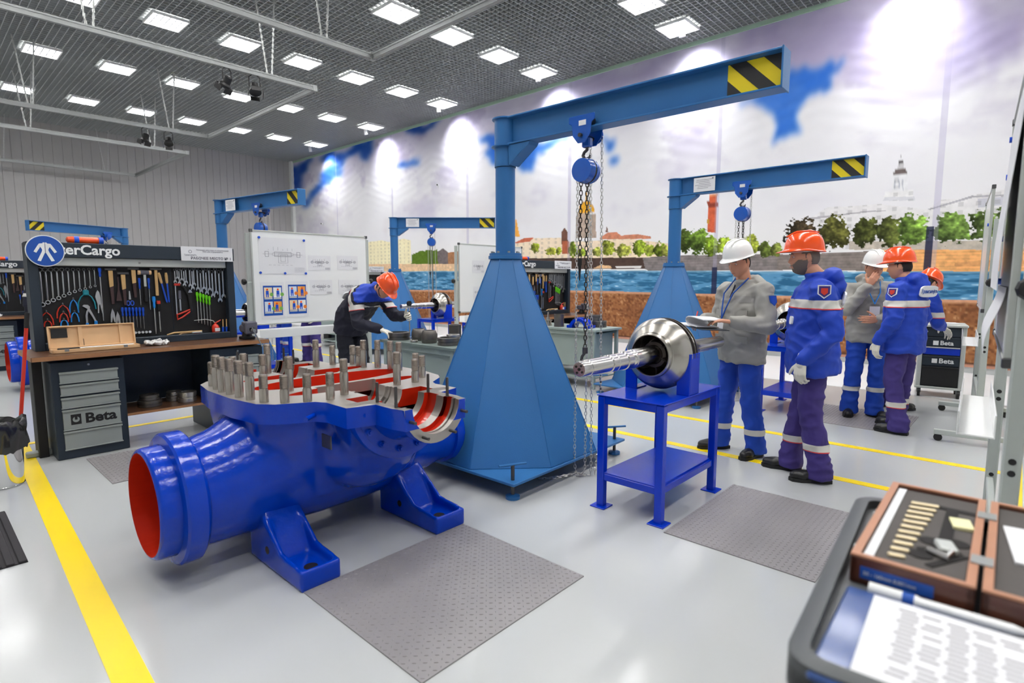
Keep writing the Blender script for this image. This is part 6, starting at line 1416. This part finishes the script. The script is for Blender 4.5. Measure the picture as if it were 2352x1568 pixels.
s = sheet(wb1, lx(2.82), 1.98, lx(3.39), 1.56); drawing(s, lx(2.82), 1.98, lx(3.39), 1.56, 1)
magnets(wb1, [(lx(2.83), 1.975), (lx(3.37), 1.965), (lx(2.83), 1.575), (lx(3.12), 1.57), (lx(3.38), 1.57)], -.008)
for k, (a, z1, c, z0) in enumerate([(3.42, 1.79, 3.72, 1.61), (3.81, 1.80, 4.11, 1.62), (3.43, 1.49, 3.73, 1.31), (3.82, 1.49, 4.12, 1.31)]):
    s = sheet(wb1, lx(a), z1, lx(c), z0); drawing(s, lx(a), z1, lx(c), z0, 5+k)
def poster(t, x0, z1, x1, z0, kind):
    s = sheet(t, x0-.025, z1+.04, x1+.025, z0-.04, name='poster'); B().b2((x0, -.0096, z0), (x1, -.0085, z1)).build('blue_field', m_blue, s, 0)
    w, h = (x1-x0), (z1-z0)
    cols = [[(236, 214, 176), (120, 180, 80)], [(240, 240, 236), (238, 150, 60)], [(214, 224, 236), (238, 130, 40)], [(238, 160, 70), (60, 90, 160)]]
    for i in range(2):
        for j in range(2):
            a, c = x0+w*(.05+.48*i), z1-h*(.06+.47*j); bx, bz = a+w*.42, c-h*.34
            cc = cols[(i+2*j+kind) % 4]
            p = B().b2((a, -.0106, bz), (bx, -.0095, c)).build('picture', mt('poster_%d' % ((i+2*j+kind) % 4), cc[0], .6, var=.1), s, 0)
            B().b2((a, -.0104, bz-h*.05), (bx, -.0095, bz-h*.012)).build('caption', m_reflect, s, 0)
            # little worker: head, body, legs
            q = B(); mx, mz = a+w*(.16+.08*((i+j) % 2)), bz+h*.02
            q.m = 0; q.loft([[(mx-.018, -.0112, mz+.03), (mx+.018, -.0112, mz+.03), (mx+.016, -.0112, mz+.075), (mx-.016, -.0112, mz+.075)], [(mx-.018, -.0104, mz+.03), (mx+.018, -.0104, mz+.03), (mx+.016, -.0104, mz+.075), (mx-.016, -.0104, mz+.075)]])
            q.b2((mx-.016, -.0112, mz), (mx-.004, -.0104, mz+.03)); q.b2((mx+.004, -.0112, mz), (mx+.016, -.0104, mz+.03))
            q.build('worker_figure', m_tblue, p, 0)
            q = B(); q.cyl((mx, -.0104, mz+.088), (mx, -.0114, mz+.088), .012, n=12); q.build('helmet_figure', m_orange, p)
            q = B(); q.cyl((mx+.05, -.0104, mz+.03), (mx+.05, -.0112, mz+.03), .022, n=12); q.build('machine_figure', mt('poster_o%d' % kind, cc[1], .6), p)
poster(wb1, lx(2.85), 1.425, lx(3.075), 1.075, 0); poster(wb1, lx(3.15), 1.435, lx(3.375), 1.085, 2)
wb2 = make_board('mobile whiteboard partly hidden by the nearest crane column', (5.97, 6.62, 0), 0, 1.47)
for k, (a, c) in enumerate([(.28, .55), (.30, .58)]):
    z = 1.80-.42*k; s = sheet(wb2, a, z, c, z-.2); drawing(s, a, z, c, z-.2, 30+k)
# the two boards on the right, seen almost edge on, facing the mural side
def edge_board(label, p0, p1):
    a = math.atan2(p0[1]-p1[1], p0[0]-p1[0]); w = math.hypot(p1[0]-p0[0], p1[1]-p0[1])
    return make_board(label, (p1[0], p1[1], 0), a, w, 1.22, 2.30, .86, .45)
wb3 = edge_board('nearest mobile whiteboard on the right, seen edge on with hanging papers', (2.50, .040), (3.96, .118))
def hang(t, x0, x1, z1, z0, bow, name='hanging_sheet'):
    n = 10; rings = []
    for k in range(n+1):
        z = z1+(z0-z1)*k/n; y = -.012-bow*math.sin(PI*.55*k/n)**2; rings.append([(x0, y, z), (x1, y, z), (x1, y-.0015, z), (x0, y-.0015, z)])
    b = B(); b.loft(rings); return b.build(name, m_paper, t, 60)
hang(wb3, .10, 1.38, 2.2, 1.46, .03); s = hang(wb3, .15, 1.2, 1.47, 1.22, .05)
magnets(wb3, [(.2, 2.18), (.2, 2.0), (.2, 1.84), (.2, 1.70), (.2, 1.49), (.5, 1.49)], -.012)
wb4 = edge_board('farther mobile whiteboard on the right, seen edge on beyond the first', (6.52, .30), (8.0, .41))
magnets(wb4, [(1.40, 1.98)], -.008)
# ---------------------------------------------------------------- tool trolley by the mural
t = thing('tool_trolley', 'dark tool trolley with blue drawer standing by the mural', 'trolley', (9.05, .80, 0), R(-90+8))
B().b2((-.19, -.20, .14), (.19, .22, .90)).build('cabinet', m_navy, t, 0, .006)
for s in (-1, 1): B().b2((s*.215-.025, -.215, .13), (s*.215+.025, .23, .905)).build('side_post', m_alu, t, 0, .01, 2)
B().b2((-.25, -.24, .90), (.25, .25, .935)).build('top_tray', m_alu, t, 0, .01)
B().b2((-.25, -.22, .11), (.25, .24, .14)).build('base', m_alu, t, 0, .005)
for z0, z1, m in ((.78, .89, m_navy), (.66, .775, m_navy), (.55, .655, m_table), (.41, .54, m_navy), (.15, .40, m_black)):
    d = B().b2((-.186, -.216, z0), (.186, -.196, z1-.006)).build('drawer', m, t, 0, .004); B().b2((-.186, -.228, z1-.02), (.186, -.21, z1-.006)).build('pull', m_alu if m is m_table else m, d, 0, .003)
text('Beta', .075, m_white, t, (-.02, -.219, .70), name='brand_lettering', bold=.002); text('Beta', .085, m_white, t, (-.02, -.219, .472), name='brand_lettering', bold=.002)
for z in (.70, .472): B().b2((-.09, -.219, z-.028), (-.035, -.217, z+.028)).build('brand_emblem', m_white, t, 0)
for sx in (-1, 1):
    for sy in (-1, 1): c = B().cyl((sx*.20-.015, sy*.18, .055), (sx*.20+.015, sy*.18, .055), .055, n=18).build('caster', m_knob, t); B().b2((sx*.20-.022, sy*.18-.02, .05), (sx*.20+.022, sy*.18+.02, .115)).build('fork', m_galv, c, 0)
t = thing('paper_stack', 'loose papers on top of the tool trolley by the mural', 'papers', (9.05, .78, .936), .3)
B().box((.03, 0, .004), (.2, .28, .008)).build('sheets', m_paper, t, 0); B().box((-.08, .1, .012), (.10, .14, .02), .4).build('note_pad', m_glove, t, 0, .004)
make_gtable('pale grey table far behind the left whiteboard', 6.3, 6.95, 10.95, 11.9, .82, 2)
# ---------------------------------------------------------------- bin and red pole
t = thing('waste_bin', 'chrome waste bin with black liner at the left edge', 'bin', (.405, 5.43, 0))
B().lathe([(0, .115), (.01, .122), (.012, .118), (.40, .135), (.41, .138), (.41, .128), (.02, .11)], (0, 0, 0), (0, 0, 1), 40, caps=False).build('drum', mt('chrome', (226, 226, 226), .07, 1, .02), t, 50)
b = B(); n = 48; rings = []
for q, (z, r) in enumerate([(.27, .150), (.33, .158), (.39, .160), (.43, .163), (.47, .155), (.485, .14), (.46, .125), (.40, .118), (.30, .11)]):
    rg = []
    for k in range(n):
        a = 2*PI*k/n; nz = noise.noise(Vector((math.cos(a)*3, math.sin(a)*3, z*9)))+.6*noise.noise(Vector((math.cos(a)*8, math.sin(a)*8, z*16)))
        rr = r+(.022 if q < 5 else .008)*nz+(.012 if q < 3 else 0)*math.sin(9*a); rg.append((rr*math.cos(a), rr*math.sin(a), z+(.03*nz if q in (0, 4, 5) else .01*nz)))
    rings.append(rg)
b.loft(rings, caps=False); b.build('liner', mt('black_bin_liner', (34, 34, 36), .25, 0, .1, 10, coat=.4), t, 35)
t = thing('red_pole', 'red pole with black grip leaning by the waste bin', 'pole', (.50, 5.62, 0))
B().tube([(0, 0, 0), (.135, .0, 1.13)], .0125, 12).build('shaft', m_tred, t); B().tube([(.135, 0, 1.13), (.148, 0, 1.245)], [.0145, .0155], 12).build('grip', m_black, t)
# ---------------------------------------------------------------- foreground trolley
t = thing('tool_cart', 'grey trolley with dark tray top in the near right corner', 'trolley', (.87, -.335, 0), R(4.2))
W0, D0, ZT = .80, .565, .955
def rr(x0, y0, x1, y1, r, n=6):
    out = []
    for cx, cy, a0 in ((x1-r, y1-r, 0), (x0+r, y1-r, 90), (x0+r, y0+r, 180), (x1-r, y0+r, 270)):
        for k in range(n+1): a = R(a0+90*k/n); out.append((cx+r*math.cos(a), cy+r*math.sin(a)))
    return out
m_tray = mt('cart_tray_grey', (96, 98, 100), .5, 0, .05, 10)
B().prism(rr(0, 0, W0, D0, .05), ZT-.05, ZT-.022).build('tray', m_tray, t, 30)
o_, i_ = rr(0, 0, W0, D0, .05), rr(.028, .028, W0-.028, D0-.028, .03)
B().loft([[(p[0], p[1], ZT-.06) for p in o_], [(p[0], p[1], ZT-.004) for p in o_], [(p[0]*.985+.006, p[1]*.98+.006, ZT) for p in o_], [(p[0], p[1], ZT) for p in i_], [(p[0], p[1], ZT-.02) for p in i_]], caps=False).build('rim', mt('cart_rim_grey', (74, 78, 80), .45), t, 50)
B().b2((.05, .05, .16), (W0-.05, D0-.05, ZT-.06)).build('cabinet', mt('cart_body_grey', (196, 194, 190), .5), t, 0, .01)
for k in range(5): B().b2((.04, .08, .20+.14*k), (.055, D0-.08, .325+.14*k)).build('drawer', m_drawer, t, 0, .004)
for sx in (.1, W0-.1):
    for sy in (.1, D0-.1): B().cyl((sx, sy-.015, .06), (sx, sy+.015, .06), .06, n=18).build('caster', m_knob, t); B().b2((sx-.02, sy-.022, .06), (sx+.02, sy+.022, .165)).build('fork', m_galv, t, 0)
zt = ZT-.022
t = thing('gauge_case', 'open wooden gauge case with dark foam on the near trolley', 'case', (1.175, .03, zt+.0005), R(1))
m_mah = mt('mahogany', (88, 44, 28), .3, 0, .15, 14, coat=.3); m_edge = mt('pale_wood_edge', (176, 124, 94), .45, 0, .08, 20); m_foam = mt('grey_foam', (84, 80, 78), .9, 0, .05, 60)
# two halves: base (y 0..0.18) and lid (y -0.19..-0.01), x 0..0.5
for nm, y0, y1 in (('base_half', 0, .182), ('lid_half', -.192, -.008)):
    b = B(); b.b2((0, y0, 0), (.50, y1, .012)); b.b2((0, y0, 0), (.012, y1, .052)); b.b2((.488, y0, 0), (.5, y1, .052)); b.b2((0, y0, 0), (.5, y0+.012, .052)); b.b2((0, y1-.012, 0), (.5, y1, .052))
    h = b.build(nm, m_mah, t, 0, .002)
    b = B(); b.b2((0, y0, .052), (.012, y1, .056)); b.b2((.488, y0, .052), (.5, y1, .056)); b.b2((.012, y0, .052), (.488, y0+.014, .056)); b.b2((.012, y1-.014, .052), (.488, y1, .056)); b.build('edge', m_edge, h, 0)
    B().b2((.013, y0+.015, .012), (.487, y1-.015, .046)).build('foam', m_foam, h, 0)
for x in (.12, .38): B().b2((x-.02, -.02, .0565), (x+.02, .012, .0585)).build('hinge', m_galv, t, 0)
lb = B().b2((-.002, .055, .014), (0, .165, .036)).build('blue_label', m_blue, t, 0)
text('50 - 160mm 0,001mm', .009, m_paper, lb, (-.003, .16, .025), (PI/2, 0, -PI/2), ext=.0003)
for x in (.09, .30): B().cyl((x, .184, .03), (x, .192, .03), .008).build('latch', m_galv, t)
B().b2((.02, .150, .046), (.48, .166, .0485)).build('scale_strip', m_paper, t, 0)
for k in range(11):
    b = B(); l = .028+.0025*k; x = .05+.033*k
    q = B().box((x+.01, .132-l/2, .049), (.010, l, .007), R(12)).build('gauge_pin', mt('brass_pin', (222, 206, 168), .35, .4), t, 0, .002)
m_cut = mt('foam_recess_shade', (30, 28, 28), .9)  # thin dark slabs on the foam paint the shade of its recesses
for c, s_, rz in (((.27, .055, .0465), (.24, .022, .003), .0), ((.40, .055, .0465), (.02, .085, .003), 0), ((.14, .06, .0465), (.02, .07, .003), .5), ((.10, .045, .0465), (.10, .014, .003), -.5)): B().box(c, s_, rz).build('cutout', m_cut, t, 0)
for c in ((.18, .075), (.20, .035), (.10, .085)): B().cyl((c[0], c[1], .046), (c[0], c[1], .048), .02, n=18).build('cutout', m_cut, t)
B().box((.31, .035, .050), (.055, .035, .006), .2).build('sticky_note', mt('pale_note', (232, 228, 176), .7), t, 0); B().tube([(.12, .075, .053), (.10, .045, .053), (.13, .04, .055)], [.006, .008, .006], 8).build('anvil', m_steel, t); B().box((.15, .05, .054), (.045, .03, .014), .3).build('clamp_block', m_alu, t, 0, .003)
B().box((.27, -.10, .049), (.19, .12, .005), .1).build('white_card', m_paper, t, 0)
t = thing('blue_folder', 'blue folder holding a printed sheet on the near trolley', 'folder', (.985, -.02, zt+.0005), R(2))
B().box((0, 0, .007), (.30, .44, .014)).build('cover', mt('folder_blue', (36, 72, 134), .35, 0, .05, 6, coat=.3), t, 0, .004)
t = thing('printed_sheet', 'white printed page lying on the blue folder', 'paper', (.995, -.035, zt+.0152), R(3))
B().box((0, 0, .0012), (.26, .38, .0024)).build('page', m_paper, t, 0)
b = B()
for k in range(9):
    for q in range(16):
        if random.random() < .8: b.box((.105-.013*q, .14-.032*k-(.004 if q % 3 else 0), .0027), (.005, .024, .0006))
b.build('printing', mt('print_grey', (150, 149, 154), .8), t, 0)
t = thing('marker_pen', 'white marker pen in front of the wooden gauge case', 'pen', (1.145, .10, zt+.013), R(2))
B().tube([(0, .075, 0), (0, .005, 0), (0, 0, 0), (.004, -.12, 0), (.005, -.14, 0)], [.0115, .0115, .0095, .0095, .005], 12).build('barrel', m_white, t); B().cyl((0, .008, 0), (0, .025, 0), .0119, n=12).build('print', m_blue, t)
t = thing('red_note', 'pink sticky note at the right picture edge on the near trolley', 'note', (1.30, -.215, zt+.0005), .1); B().box((0, 0, .004), (.09, .05, .008)).build('pad', mt('pink_note', (222, 62, 92), .6), t, 0)
